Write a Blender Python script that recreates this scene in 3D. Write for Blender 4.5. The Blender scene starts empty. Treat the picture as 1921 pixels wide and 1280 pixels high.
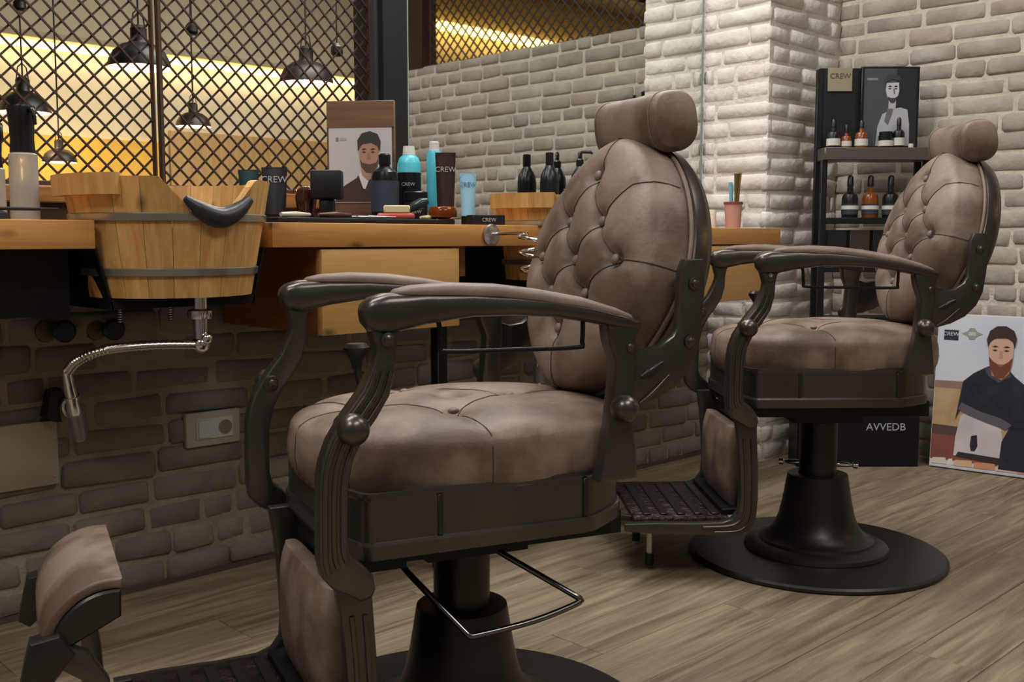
import bpy, bmesh, math, random
from mathutils import Vector, Matrix, Euler

random.seed(7)
scene = bpy.context.scene
COL = scene.collection
PI = math.pi

# ------------------------------------------------------------------ camera
def make_camera():
    cd = bpy.data.cameras.new('camera')
    co = bpy.data.objects.new('camera', cd)
    COL.objects.link(co)
    yaw = math.radians(45.7255)
    pit = math.radians(5.6237)
    fw = Vector((math.cos(yaw) * math.cos(pit), math.sin(yaw) * math.cos(pit), -math.sin(pit)))
    rt = Vector((math.sin(yaw), -math.cos(yaw), 0))
    up = rt.cross(fw)
    m = Matrix((rt, up, -fw)).transposed().to_4x4()
    m.translation = Vector((0, 0, 0.85))
    co.matrix_world = m
    cd.sensor_width = 36.0
    cd.lens = 1960.0 / 1921.0 * 36.0
    cd.clip_start = 0.02
    cd.clip_end = 60
    scene.camera = co
make_camera()

# ------------------------------------------------------------------ world, exposure, big lights
w = bpy.data.worlds.new('world'); scene.world = w
w.use_nodes = True
w.node_tree.nodes['Background'].inputs[0].default_value = (0.55, 0.56, 0.6, 1)
w.node_tree.nodes['Background'].inputs[1].default_value = 0.25
scene.view_settings.view_transform = 'Standard'
scene.view_settings.look = 'None'
scene.view_settings.gamma = 1.0
scene.view_settings.use_curve_mapping = False
scene.view_settings.exposure = 0.0

CEIL = 2.75
# ceiling panels of the salon, the last three added unseen as fill: (x, y, size_x, size_y, watts)
PANELS = [(0.6, 1.85, 1.3, 0.4, 26), (2.3, 1.95, 1.3, 0.4, 30), (2.7, 0.3, 1.2, 0.6, 17),
          (0.9, -0.5, 1.2, 0.6, 25), (-0.8, 0.7, 0.6, 0.6, 22)]
def area(name, loc, sx, sy, watts, color, rot=(0, 0, 0), spread=PI):
    l = bpy.data.lights.new(name, 'AREA')
    l.shape = 'RECTANGLE'; l.size = sx; l.size_y = sy
    l.energy = watts; l.color = color; l.spread = spread
    o = bpy.data.objects.new(name, l); COL.objects.link(o)
    o.location = loc; o.rotation_euler = rot
    return o
for i, (x, y, sx, sy, wt) in enumerate(PANELS):
    area('ceiling_panel_light', (x, y, CEIL - 0.035), sx, sy, wt, (1.0, 0.975, 0.945), spread=3.0)

# ------------------------------------------------------------------ materials
def lin(c):
    return tuple(((v / 255) / 12.92 if v / 255 <= 0.04045 else ((v / 255 + 0.055) / 1.055) ** 2.4) for v in c)

MATS = {}
def mat(name, rgb, rough=0.5, metal=0.0, rgb2=None, nscale=6.0, stretch=(1, 1, 1), detail=4, lo=0.35, hi=0.65,
        bump=0.0, bscale=30.0, coat=0.0, emit=0.0, trans=0.0, ior=1.45, per_obj=0.0, spec=0.5, coords='Object', alpha=1.0):
    if name in MATS:
        return MATS[name]
    m = bpy.data.materials.new(name); m.use_nodes = True
    nt = m.node_tree; b = nt.nodes['Principled BSDF']
    b.inputs['Base Color'].default_value = (*lin(rgb), 1)
    b.inputs['Roughness'].default_value = rough
    b.inputs['Metallic'].default_value = metal
    b.inputs['Coat Weight'].default_value = coat
    b.inputs['Specular IOR Level'].default_value = spec
    b.inputs['IOR'].default_value = ior
    b.inputs['Transmission Weight'].default_value = trans
    b.inputs['Alpha'].default_value = alpha
    if emit:
        b.inputs['Emission Color'].default_value = (*lin(rgb), 1)
        b.inputs['Emission Strength'].default_value = emit
    tc = mp = None
    if rgb2 or bump:
        tc = nt.nodes.new('ShaderNodeTexCoord'); mp = nt.nodes.new('ShaderNodeMapping')
        nt.links.new(tc.outputs[coords], mp.inputs['Vector'])
        mp.inputs['Scale'].default_value = stretch
        if per_obj:
            oi = nt.nodes.new('ShaderNodeObjectInfo')
            vm = nt.nodes.new('ShaderNodeVectorMath'); vm.operation = 'SCALE'
            cx = nt.nodes.new('ShaderNodeCombineXYZ')
            for k in range(3):
                nt.links.new(oi.outputs['Random'], cx.inputs[k])
            nt.links.new(cx.outputs[0], vm.inputs[0]); vm.inputs['Scale'].default_value = 37.0
            nt.links.new(vm.outputs[0], mp.inputs['Location'])
    if rgb2:
        nz = nt.nodes.new('ShaderNodeTexNoise'); nz.inputs['Scale'].default_value = nscale
        nz.inputs['Detail'].default_value = detail
        nt.links.new(mp.outputs[0], nz.inputs['Vector'])
        rp = nt.nodes.new('ShaderNodeValToRGB')
        rp.color_ramp.elements[0].position = lo; rp.color_ramp.elements[1].position = hi
        rp.color_ramp.elements[0].color = (*lin(rgb), 1); rp.color_ramp.elements[1].color = (*lin(rgb2), 1)
        nt.links.new(nz.outputs['Fac'], rp.inputs[0])
        out = rp.outputs[0]
        if per_obj:
            hs = nt.nodes.new('ShaderNodeHueSaturation')
            mr = nt.nodes.new('ShaderNodeMapRange')
            mr.inputs['To Min'].default_value = 1 - per_obj; mr.inputs['To Max'].default_value = 1 + per_obj
            nt.links.new(oi.outputs['Random'], mr.inputs['Value'])
            nt.links.new(mr.outputs[0], hs.inputs['Value'])
            nt.links.new(out, hs.inputs['Color']); out = hs.outputs[0]
        nt.links.new(out, b.inputs['Base Color'])
    if bump:
        n2 = nt.nodes.new('ShaderNodeTexNoise'); n2.inputs['Scale'].default_value = bscale
        n2.inputs['Detail'].default_value = 6
        nt.links.new(mp.outputs[0], n2.inputs['Vector'])
        bp = nt.nodes.new('ShaderNodeBump'); bp.inputs['Strength'].default_value = bump
        bp.inputs['Distance'].default_value = 0.01
        nt.links.new(n2.outputs['Fac'], bp.inputs['Height'])
        nt.links.new(bp.outputs[0], b.inputs['Normal'])
    MATS[name] = m
    return m

def wood(name, a, b_, along='X', rough=0.45, scale=3.0, knots=True, per_obj=0.0, dark=None, coat=0.1):
    """streaky timber, grain along the given object axis"""
    if name in MATS: return MATS[name]
    m = bpy.data.materials.new(name); m.use_nodes = True
    nt = m.node_tree; bs = nt.nodes['Principled BSDF']
    bs.inputs['Roughness'].default_value = rough
    bs.inputs['Coat Weight'].default_value = coat
    bs.inputs['Coat Roughness'].default_value = 0.3
    tc = nt.nodes.new('ShaderNodeTexCoord'); mp = nt.nodes.new('ShaderNodeMapping')
    st = {'X': (0.9, 14, 14), 'Y': (14, 0.9, 14), 'Z': (14, 14, 0.9)}[along]
    mp.inputs['Scale'].default_value = st
    nt.links.new(tc.outputs['Object'], mp.inputs['Vector'])
    if per_obj:
        oi = nt.nodes.new('ShaderNodeObjectInfo')
        cx = nt.nodes.new('ShaderNodeCombineXYZ')
        vm = nt.nodes.new('ShaderNodeVectorMath'); vm.operation = 'SCALE'; vm.inputs['Scale'].default_value = 61
        for k in range(3): nt.links.new(oi.outputs['Random'], cx.inputs[k])
        nt.links.new(cx.outputs[0], vm.inputs[0]); nt.links.new(vm.outputs[0], mp.inputs['Location'])
    nz = nt.nodes.new('ShaderNodeTexNoise'); nz.inputs['Scale'].default_value = scale
    nz.inputs['Detail'].default_value = 8; nz.inputs['Roughness'].default_value = 0.62
    nz.inputs['Distortion'].default_value = 0.6
    nt.links.new(mp.outputs[0], nz.inputs['Vector'])
    rp = nt.nodes.new('ShaderNodeValToRGB')
    e = rp.color_ramp.elements
    e[0].position = 0.3; e[1].position = 0.72
    e[0].color = (*lin(b_), 1); e[1].color = (*lin(a), 1)
    nt.links.new(nz.outputs['Fac'], rp.inputs[0])
    out = rp.outputs[0]
    if knots:
        mp2 = nt.nodes.new('ShaderNodeMapping')
        k = {'X': (5, 11, 11), 'Y': (11, 5, 11), 'Z': (11, 11, 5)}[along]
        mp2.inputs['Scale'].default_value = k
        nt.links.new(tc.outputs['Object'], mp2.inputs['Vector'])
        vo = nt.nodes.new('ShaderNodeTexVoronoi'); vo.inputs['Scale'].default_value = 1.0
        nt.links.new(mp2.outputs[0], vo.inputs['Vector'])
        r2 = nt.nodes.new('ShaderNodeValToRGB')
        r2.color_ramp.elements[0].position = 0.03; r2.color_ramp.elements[1].position = 0.13
        r2.color_ramp.elements[0].color = (0.75, 0.75, 0.75, 1); r2.color_ramp.elements[1].color = (0, 0, 0, 1)
        nt.links.new(vo.outputs['Distance'], r2.inputs[0])
        mx = nt.nodes.new('ShaderNodeMix'); mx.data_type = 'RGBA'
        d = dark or tuple(int(v * 0.4) for v in b_)
        mx.inputs[7].default_value = (*lin(d), 1)
        nt.links.new(r2.outputs[0], mx.inputs[0]); nt.links.new(out, mx.inputs[6]); out = mx.outputs[2]
    if per_obj:
        hs = nt.nodes.new('ShaderNodeHueSaturation'); mr = nt.nodes.new('ShaderNodeMapRange')
        mr.inputs['To Min'].default_value = 1 - per_obj; mr.inputs['To Max'].default_value = 1 + per_obj
        nt.links.new(oi.outputs['Random'], mr.inputs['Value']); nt.links.new(mr.outputs[0], hs.inputs['Value'])
        nt.links.new(out, hs.inputs['Color']); out = hs.outputs[0]
    nt.links.new(out, bs.inputs['Base Color'])
    bp = nt.nodes.new('ShaderNodeBump'); bp.inputs['Strength'].default_value = 0.12; bp.inputs['Distance'].default_value = 0.004
    nt.links.new(nz.outputs['Fac'], bp.inputs['Height']); nt.links.new(bp.outputs[0], bs.inputs['Normal'])
    MATS[name] = m
    return m

LEATHER = mat('worn_brown_leather', (96, 77, 65), 0.50, rgb2=(140, 121, 108), nscale=9, detail=10, lo=0.39, hi=0.61, bump=0.10, bscale=120, spec=0.5)
LEATHER_D = mat('brown_leather_side', (114, 97, 87), 0.5, rgb2=(138, 120, 110), nscale=9, detail=6, bump=0.10, bscale=120)
SEAM = mat('seam_dark_leather', (66, 51, 42), 0.6)
BRONZE = mat('dark_bronze_metal', (96, 91, 86), 0.30, 0.82, rgb2=(82, 77, 72), nscale=5, bump=0.03, bscale=60)
BRONZE_D = mat('black_bronze_metal', (62, 58, 56), 0.36, 0.7, bump=0.03, bscale=60)
BLACKM = mat('black_steel', (26, 25, 26), 0.45, 0.4)
RUBBER = mat('black_rubber', (20, 20, 21), 0.6)
CHROME = mat('chrome', (225, 226, 228), 0.12, 1.0)
STEEL = mat('brushed_steel', (176, 178, 172), 0.28, 0.9)
COUNTER = wood('pine_counter', (212, 156, 88), (182, 124, 62), 'X')
DRAWER = wood('pine_drawer', (206, 162, 98), (186, 140, 78), 'X')
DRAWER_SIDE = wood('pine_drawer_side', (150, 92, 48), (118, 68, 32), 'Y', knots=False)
STAVE = wood('bucket_stave', (234, 190, 120), (188, 134, 70), 'Z', per_obj=0.14)
GREY_IRON = mat('plaster_cream', (206, 196, 172), 0.8, rgb2=(190, 180, 156), nscale=2, bump=0.1, bscale=40)

# ------------------------------------------------------------------ mesh helpers
def new_mesh(name, verts, faces, smooth=False):
    me = bpy.data.meshes.new(name)
    me.from_pydata([tuple(v) for v in verts], [], faces)
    me.update()
    if smooth:
        for p in me.polygons: p.use_smooth = True
    return me

def put(name, me, m, parent=None, loc=(0, 0, 0), rot=(0, 0, 0), scale=(1, 1, 1)):
    o = bpy.data.objects.new(name, me)
    COL.objects.link(o)
    if m is not None and len(me.materials) == 0:
        me.materials.append(m)
    o.location = loc; o.rotation_euler = rot; o.scale = scale
    if parent is not None: o.parent = parent
    return o

def tag(o, label, cat=None, group=None):
    o['label'] = label
    if cat: o['category'] = cat
    if group: o['group'] = group
    return o

def thing(name, label, cat, loc=(0, 0, 0), rz=0.0, group=None):
    o = bpy.data.objects.new(name, None); COL.objects.link(o)
    o.empty_display_size = 0.05
    o.location = loc; o.rotation_euler = (0, 0, rz)
    return tag(o, label, cat, group)

def struct(o):
    o['kind'] = 'structure'
    return o

def bm_mesh(name, bm, smooth=False, angle=None):
    bmesh.ops.recalc_face_normals(bm, faces=bm.faces[:])
    me = bpy.data.meshes.new(name)
    bm.to_mesh(me); bm.free()
    if smooth:
        for p in me.polygons: p.use_smooth = True
        if angle:
            try: me.set_sharp_from_angle(angle=math.radians(angle))
            except Exception: pass
    return me

def box_me(name, x0, x1, y0, y1, z0, z1, bev=0.0, seg=2):
    bm = bmesh.new()
    bmesh.ops.create_cube(bm, size=1)
    for v in bm.verts:
        v.co = Vector((x0 + (v.co.x + 0.5) * (x1 - x0), y0 + (v.co.y + 0.5) * (y1 - y0), z0 + (v.co.z + 0.5) * (z1 - z0)))
    if bev:
        bmesh.ops.bevel(bm, geom=bm.edges[:], offset=bev, segments=seg, profile=0.5, affect='EDGES')
    return bm_mesh(name, bm, smooth=bool(bev), angle=40)

def box(name, x0, x1, y0, y1, z0, z1, m, parent=None, bev=0.0, seg=2):
    cx, cy, cz = (x0 + x1) / 2, (y0 + y1) / 2, z0
    me = box_me(name, x0 - cx, x1 - cx, y0 - cy, y1 - cy, 0, z1 - z0, bev, seg)
    return put(name, me, m, parent, (cx, cy, cz))

def slab_me(name, pts, y0, y1, bev=0.0, seg=2):
    """outline in local (x, z), extruded from y0 to y1"""
    bm = bmesh.new()
    vs = [bm.verts.new((p[0], y0, p[1])) for p in pts]
    f = bm.faces.new(vs)
    r = bmesh.ops.extrude_face_region(bm, geom=[f])
    for v in [g for g in r['geom'] if isinstance(g, bmesh.types.BMVert)]:
        v.co.y = y1
    bmesh.ops.recalc_face_normals(bm, faces=bm.faces[:])
    if bev:
        ed = [e for e in bm.edges if abs(e.verts[0].co.y - e.verts[1].co.y) < 1e-6]
        bmesh.ops.bevel(bm, geom=ed, offset=bev, segments=seg, profile=0.5, affect='EDGES', clamp_overlap=True)
    return bm_mesh(name, bm, True, 38)

def lathe_me(name, prof, seg=32, smooth=True, angle=35):
    verts, faces = [], []
    n = len(prof)
    for i in range(seg):
        a = 2 * PI * i / seg
        for r, z in prof: verts.append((r * math.cos(a), r * math.sin(a), z))
    for i in range(seg):
        j = (i + 1) % seg
        for k in range(n - 1):
            faces.append((i * n + k, j * n + k, j * n + k + 1, i * n + k + 1))
    bm = bmesh.new()
    me = new_mesh(name, verts, faces)
    bm.from_mesh(me); bpy.data.meshes.remove(me)
    bmesh.ops.remove_doubles(bm, verts=bm.verts[:], dist=1e-6)
    return bm_mesh(name, bm, smooth, angle)

def lathe(name, prof, m, parent=None, loc=(0, 0, 0), rot=(0, 0, 0), seg=32, angle=35):
    return put(name, lathe_me(name, prof, seg, True, angle), m, parent, loc, rot)

def spline(pts, sub=8, closed=False):
    P = [Vector(p) for p in pts]; out = []
    n = len(P)
    rng = n if closed else n - 1
    for i in range(rng):
        p0 = P[(i - 1) % n] if (closed or i > 0) else P[0] * 2 - P[1]
        p1 = P[i]; p2 = P[(i + 1) % n]
        p3 = P[(i + 2) % n] if (closed or i + 2 < n) else P[-1] * 2 - P[-2]
        for k in range(sub):
            t = k / sub
            out.append(0.5 * ((2 * p1) + (p2 - p0) * t + (2 * p0 - 5 * p1 + 4 * p2 - p3) * t * t + (3 * p1 - p0 - 3 * p2 + p3) * t ** 3))
    if not closed: out.append(P[-1])
    return out

def tube_me(name, pts, r, n=10, sub=0, closed=False, flat=None):
    P = spline(pts, sub, closed) if sub else [Vector(p) for p in pts]
    L = len(P)
    rad = r if isinstance(r, (list, tuple)) else None
    verts, faces = [], []
    t0 = (P[1] - P[0]).normalized()
    ref = Vector((0, 0, 1)) if abs(t0.z) < 0.9 else Vector((0, 1, 0))
    u = t0.cross(ref).normalized()
    for i in range(L):
        if closed: t = (P[(i + 1) % L] - P[i - 1]).normalized()
        elif i == 0: t = t0
        elif i == L - 1: t = (P[-1] - P[-2]).normalized()
        else: t = (P[i + 1] - P[i - 1]).normalized()
        u = (u - t * u.dot(t)).normalized()
        v = t.cross(u)
        if rad:
            q = i / (L - 1) * (len(rad) - 1); a = int(q); b = min(a + 1, len(rad) - 1)
            rr = rad[a] + (rad[b] - rad[a]) * (q - a)
        else: rr = r
        for k in range(n):
            an = 2 * PI * k / n
            verts.append(P[i] + u * (rr * math.cos(an)) + v * (rr * math.sin(an) * (flat or 1)))
    rngL = L if closed else L - 1
    for i in range(rngL):
        j = (i + 1) % L
        for k in range(n):
            k2 = (k + 1) % n
            faces.append((i * n + k, i * n + k2, j * n + k2, j * n + k))
    if not closed:
        faces.append(tuple(range(n - 1, -1, -1)))
        faces.append(tuple((L - 1) * n + k for k in range(n)))
    return bm_from(name, verts, faces)

def bm_from(name, verts, faces, angle=50):
    me = new_mesh(name, verts, faces)
    bm = bmesh.new(); bm.from_mesh(me); bpy.data.meshes.remove(me)
    return bm_mesh(name, bm, True, angle)

def tube(name, pts, r, m, parent=None, n=10, sub=0, closed=False, flat=None):
    return put(name, tube_me(name, pts, r, n, sub, closed, flat), m, parent)

def loft_me(name, rings, caps=True, angle=50):
    n = len(rings[0]); verts = [v for r in rings for v in r]; faces = []
    for i in range(len(rings) - 1):
        for k in range(n):
            k2 = (k + 1) % n
            faces.append((i * n + k, i * n + k2, (i + 1) * n + k2, (i + 1) * n + k))
    if caps:
        faces.append(tuple(range(n - 1, -1, -1)))
        faces.append(tuple((len(rings) - 1) * n + k for k in range(n)))
    return bm_from(name, verts, faces, angle)

def sup(t, e):
    return math.copysign(abs(math.cos(t)) ** e, math.cos(t)), math.copysign(abs(math.sin(t)) ** e, math.sin(t))

def sphere_me(name, r, seg=20, rings=12, sx=1, sy=1, sz=1):
    bm = bmesh.new()
    bmesh.ops.create_uvsphere(bm, u_segments=seg, v_segments=rings, radius=r)
    for v in bm.verts: v.co = Vector((v.co.x * sx, v.co.y * sy, v.co.z * sz))
    return bm_mesh(name, bm, True)

def text_me(name, body, size, depth=0.0004):
    cu = bpy.data.curves.new(name, 'FONT'); cu.body = body; cu.size = size
    cu.align_x = 'CENTER'; cu.align_y = 'CENTER'; cu.extrude = depth; cu.resolution_u = 3
    o = bpy.data.objects.new(name, cu); COL.objects.link(o)
    dg = bpy.context.evaluated_depsgraph_get()
    me = bpy.data.meshes.new_from_object(o.evaluated_get(dg))
    bpy.data.objects.remove(o); bpy.data.curves.remove(cu)
    me.name = name
    me.materials.clear()
    return me

def poly_me(name, pts, depth):
    """flat printed shape in local (x, z), facing -y, of tiny thickness"""
    return slab_me(name, pts, -depth, 0.0, 0)

# ------------------------------------------------------------------ room measures
YA = 2.40        # face of the low brick wall under the counter
YM = 2.44        # face of the mirror
XB = 3.93        # face of the back brick wall
XC, YC = 3.42, 2.15   # near corner of the pillar
TOPB = 1.83      # top of the bricks of the back wall

# ------------------------------------------------------------------ floor
FLOORM = wood('oak_laminate', (166, 149, 124), (100, 85, 66), 'X', rough=0.5, scale=3.0, knots=False, per_obj=0.08, coat=0.0)
fl = struct(box('floor', -3.2, 10.2, -3.2, 10.2, -0.12, -0.012, mat('floor_slab', (70, 60, 50), 0.8)))
PW, PL = 0.145, 1.25
pl_me = None
y = -1.4; row = 0
while y < YA - 0.005:
    off = (row * 0.43) % PL
    x = -1.5 - off
    wdt = min(PW, YA - y)
    while x < XB:
        x0, x1 = max(x, -1.5), min(x + PL, XB)
        if x1 - x0 > 0.05:
            if pl_me is None:
                pl_me = box_me('plank', -PL / 2, PL / 2, -PW / 2, PW / 2, -0.012, 0, 0.0012, 1)
                pl_me.materials.append(FLOORM)
            put('plank', pl_me, None, fl, ((x0 + x1) / 2, y + wdt / 2, 0.12 - 0.12), (0, 0, 0), ((x1 - x0 - 0.0012) / PL, (wdt - 0.0012) / PW, 1))
        x += PL
    y += PW; row += 1
for c in fl.children:   # children are given in world coordinates
    c.location = Vector(c.location) - Vector(fl.location)

# ------------------------------------------------------------------ bricks
BL = [0.085, 0.11, 0.14, 0.17, 0.20, 0.228]
BH, BD, JT = 0.0620, 0.034, 0.0062
def brick_meshes(key, m, rough=0.0046):
    out = {}
    rnd = random.Random(hash(key) % 1000 + 3)
    rnd = random.Random(len(key) * 17 + 5)
    for L in BL:
        vs = []
        for k in range(4):
            bm = bmesh.new()
            bmesh.ops.create_cube(bm, size=1)
            for v in bm.verts:
                v.co = Vector((v.co.x * L, v.co.y * BD, v.co.z * BH))
                v.co += Vector((rnd.uniform(-1, 1) * rough, rnd.uniform(-1, 1) * rough * 0.7, rnd.uniform(-1, 1) * rough))
            bmesh.ops.bevel(bm, geom=bm.edges[:], offset=0.0095, segments=1, profile=0.5, affect='EDGES')
            for v in bm.verts:
                v.co += Vector((rnd.uniform(-1, 1), rnd.uniform(-1, 1), rnd.uniform(-1, 1))) * 0.0018
            me = bm_mesh('brick', bm, True)
            me.materials.append(m)
            vs.append(me)
        out[L] = vs
    return out

def brick_face(parent, meshes, origin, u, nrm, length, height, seed, z0=0.0, limit=None, skip=None, ends=(0, 0), stuff_mat=None):
    """lay courses on a plane: origin (x,y) at u=0, u = unit direction, nrm = outward unit normal. limit(uc, zc) -> True keeps it an own object"""
    rnd = random.Random(seed)
    ang = math.atan2(u[1], u[0])
    # brick local -y must look along nrm
    if abs(math.cos(ang - PI / 2) - nrm[0]) + abs(math.sin(ang - PI / 2) - nrm[1]) > 0.1: ang += PI
    ploc = parent.location
    far = []
    z = z0 + JT / 2; c = 0
    while z + BH * 0.6 < z0 + height:
        x = -rnd.uniform(0, 0.12) if not ends[0] else 0.0
        x += ends[1] * (0.0 if c % 2 else 0.03)
        while x < length - 0.02:
            L = rnd.choice(BL + [0.20, 0.228])
            L2 = min(L, length - x)
            a = max(x, 0.0); b = x + L2
            if b - a > 0.03:
                uc = (a + b) / 2
                pr = rnd.uniform(-0.003, 0.004)
                px = origin[0] + u[0] * uc + nrm[0] * (pr - BD / 2 + 0.0065)
                py = origin[1] + u[1] * uc + nrm[1] * (pr - BD / 2 + 0.0065)
                zc = z + BH / 2 + rnd.uniform(-0.0018, 0.0018)
                if not (skip and skip(uc, zc)):
                    hh = min(1.0, (z0 + height - z) / BH)
                    key = (rnd.choice(meshes[L]), Vector((px, py, zc)), Euler((0, rnd.uniform(-0.014, 0.014), ang + rnd.uniform(-0.006, 0.006))), ((b - a) / L, 1, hh * rnd.uniform(0.90, 1.03)))
                    if limit is None or limit(uc, zc):
                        put('brick', key[0], None, parent, key[1] - ploc, key[2], key[3])
                    else: far.append(key)
            x += L2 + JT * rnd.uniform(0.7, 1.4)
        z += BH + JT; c += 1
    if far:
        verts, faces = [], []
        for me, l, r, s in far:
            M = Matrix.LocRotScale(l - ploc, r.to_quaternion(), Vector(s)); b0 = len(verts)
            verts += [M @ v.co for v in me.vertices]
            faces += [tuple(b0 + i for i in p.vertices) for p in me.polygons]
        me2 = new_mesh('brick_rows', verts, faces, True)
        me2.materials.append(far[0][0].materials[0])
        o = put('brick_rows', me2, None, parent); o['kind'] = 'stuff'

def brick_mat(name, a, b, red, per=0.12):
    m = mat(name, a, 0.85, rgb2=b, nscale=9, detail=6, lo=0.3, hi=0.7, bump=0.7, bscale=28, per_obj=per, spec=0.25)
    nt = m.node_tree; bs = nt.nodes['Principled BSDF']
    src = bs.inputs['Base Color'].links[0].from_socket
    oi = nt.nodes.new('ShaderNodeObjectInfo')
    wn = nt.nodes.new('ShaderNodeTexWhiteNoise'); wn.noise_dimensions = '1D'
    nt.links.new(oi.outputs['Random'], wn.inputs['W'])
    rp = nt.nodes.new('ShaderNodeValToRGB')
    rp.color_ramp.elements[0].position = 0.80; rp.color_ramp.elements[1].position = 1.0
    rp.color_ramp.elements[0].color = (0, 0, 0, 1); rp.color_ramp.elements[1].color = (0.55, 0.55, 0.55, 1)
    nt.links.new(wn.outputs['Value'], rp.inputs[0])
    mx = nt.nodes.new('ShaderNodeMix'); mx.data_type = 'RGBA'
    mx.inputs[7].default_value = (*lin(red), 1)
    nt.links.new(rp.outputs[0], mx.inputs[0]); nt.links.new(src, mx.inputs[6])
    nt.links.new(mx.outputs[2], bs.inputs['Base Color'])
    return m

BR_A = brick_mat('brick_grey_brown', (120, 113, 104), (142, 134, 122), (126, 110, 104))
BR_B = brick_mat('brick_limewashed_grey', (158, 150, 140), (184, 177, 167), (182, 156, 142))
BR_C = brick_mat('brick_painted_white', (206, 200, 193), (226, 221, 214), (212, 200, 194), 0.06)
MO_A = mat('mortar_beige', (158, 149, 132), 0.9, rgb2=(140, 131, 115), nscale=14, bump=0.6, bscale=60)
MO_B = mat('mortar_pale', (214, 206, 190), 0.9, rgb2=(200, 191, 175), nscale=14, bump=0.6, bscale=60)
MO_C = mat('mortar_white', (222, 216, 208), 0.9, rgb2=(206, 200, 192), nscale=14, bump=0.6, bscale=60)
meA, meB, meC = brick_meshes('a', BR_A), brick_meshes('bb', BR_B), brick_meshes('ccc', BR_C)

wallA = struct(box('wall_left', -1.5, XC + 0.02, YA, 2.56, 0, 0.8825, MO_A))
brick_face(wallA, meA, (-0.3, YA), (1, 0), (0, -1), XC + 0.3, 0.88, 11, limit=lambda u, z: u > 0.75 and u < 3.75 and z < 0.8)
pil = struct(box('wall_pillar', XC, XB + 0.1, YC, 2.56, 0, CEIL + 0.1, MO_C))
brick_face(pil, meC, (XC, YC), (0, 1), (-1, 0), YM - YC, CEIL, 21, limit=lambda u, z: z < 2.05, ends=(1, 0))
brick_face(pil, meC, (XC - 0.008, YC), (1, 0), (0, -1), XB - XC, CEIL, 22, limit=lambda u, z: z < 2.05, ends=(1, 1))
wallB = struct(box('wall_back', XB, XB + 0.12, -0.12, YC, 0, TOPB, MO_B))
brick_face(wallB, meB, (XB, YC), (0, -1), (-1, 0), YC + 0.12, TOPB, 31, limit=lambda u, z: u < 1.38)
# upper wall that carries the mirror, its top and the header above the lattice screens
PLASTER = mat('dark_plaster', (60, 57, 54), 0.8)
wup = struct(box('wall_left_upper', 1.85, XC, 2.46, 2.56, 0.8825, CEIL + 0.1, PLASTER))
struct(box('trim_7', -1.5, 1.85, 2.44, 2.52, 0.8825, 0.93, mat('dark_rail_brown', (66, 48, 38), .6)))
struct(box('wall_left_header', -1.5, 1.845, 2.46, 2.56, 2.1, CEIL + 0.1, PLASTER))
struct(box('wall_right', -1.5, 4.05, -1.55, -1.4, 0, CEIL + 0.1, mat('salon_plaster', (120, 114, 106), 0.85)))
struct(box('wall_front', -1.65, -1.5, -1.55, 2.56, 0, CEIL + 0.1, mat('salon_plaster', (120, 114, 106), 0.85)))
struct(box('wall_outer_1', -1.65, 8.6, 8.5, 8.65, 0, 3.7, GREY_IRON))
struct(box('wall_outer_2', 8.6, 8.75, -1.55, 8.65, 0, 3.7, mat('umber_plaster', (120, 100, 74), 0.85)))
struct(box('wall_outer_3', -1.65, -1.5, 2.56, 8.5, 0, 3.7, GREY_IRON))
struct(box('wall_outer_4', 4.05, 8.6, -1.55, -1.4, 0, 3.7, mat('ochre_plaster', (186, 156, 100), 0.85)))
HC = 3.7
struct(box('ceiling', -1.65, 4.05, -1.55, 2.56, CEIL + 0.1, CEIL + 0.2, mat('ceiling_white', (196, 190, 180), 0.9)))
struct(box('ceiling_high_1', -1.65, 8.75, 2.56, 8.65, HC, HC + 0.1, mat('ceiling_cream', (206, 196, 172), 0.9)))
struct(box('ceiling_high_2', 4.05, 8.75, -1.55, 2.56, HC, HC + 0.1, mat('ceiling_cream', (206, 196, 172), 0.9)))
struct(box('wall_bulkhead_1', -1.65, 4.05, 2.46, 2.56, CEIL + 0.2, HC, GREY_IRON))
struct(box('wall_bulkhead_2', 3.95, 4.05, -1.55, 2.46, CEIL + 0.2, HC, GREY_IRON))
struct(box('wall_foot_shade_left', -1.5, XC - 0.01, YA - 0.014, YA + 0.002, 0, 0.012, mat('foot_shade_brown', (84, 70, 58), 0.6)))  # thin dark strip standing in for the shadow where bricks meet floor
# black post between the lattice screen and the mirror, timber rail under the screens, post on the back wall
NAVY = mat('black_post_paint', (24, 26, 30), 0.5)
struct(box('trim_1', 1.862, 1.951, 2.437, 2.475, 0.8825, CEIL, NAVY, bev=0.002, seg=1))
struct(box('trim_2', -1.5, 1.861, 2.42, 2.52, 0.93, 0.968, wood('rail_timber', (176, 122, 66), (128, 80, 38), 'X', knots=False), bev=0.003, seg=1))
DKW = wood('dark_walnut', (74, 50, 36), (48, 32, 24), 'Z', knots=False, rough=0.5)
struct(box('trim_3', XB - 0.01, XB + 0.1, -0.06, 0.12, TOPB, CEIL, DKW, bev=0.003, seg=1))

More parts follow.
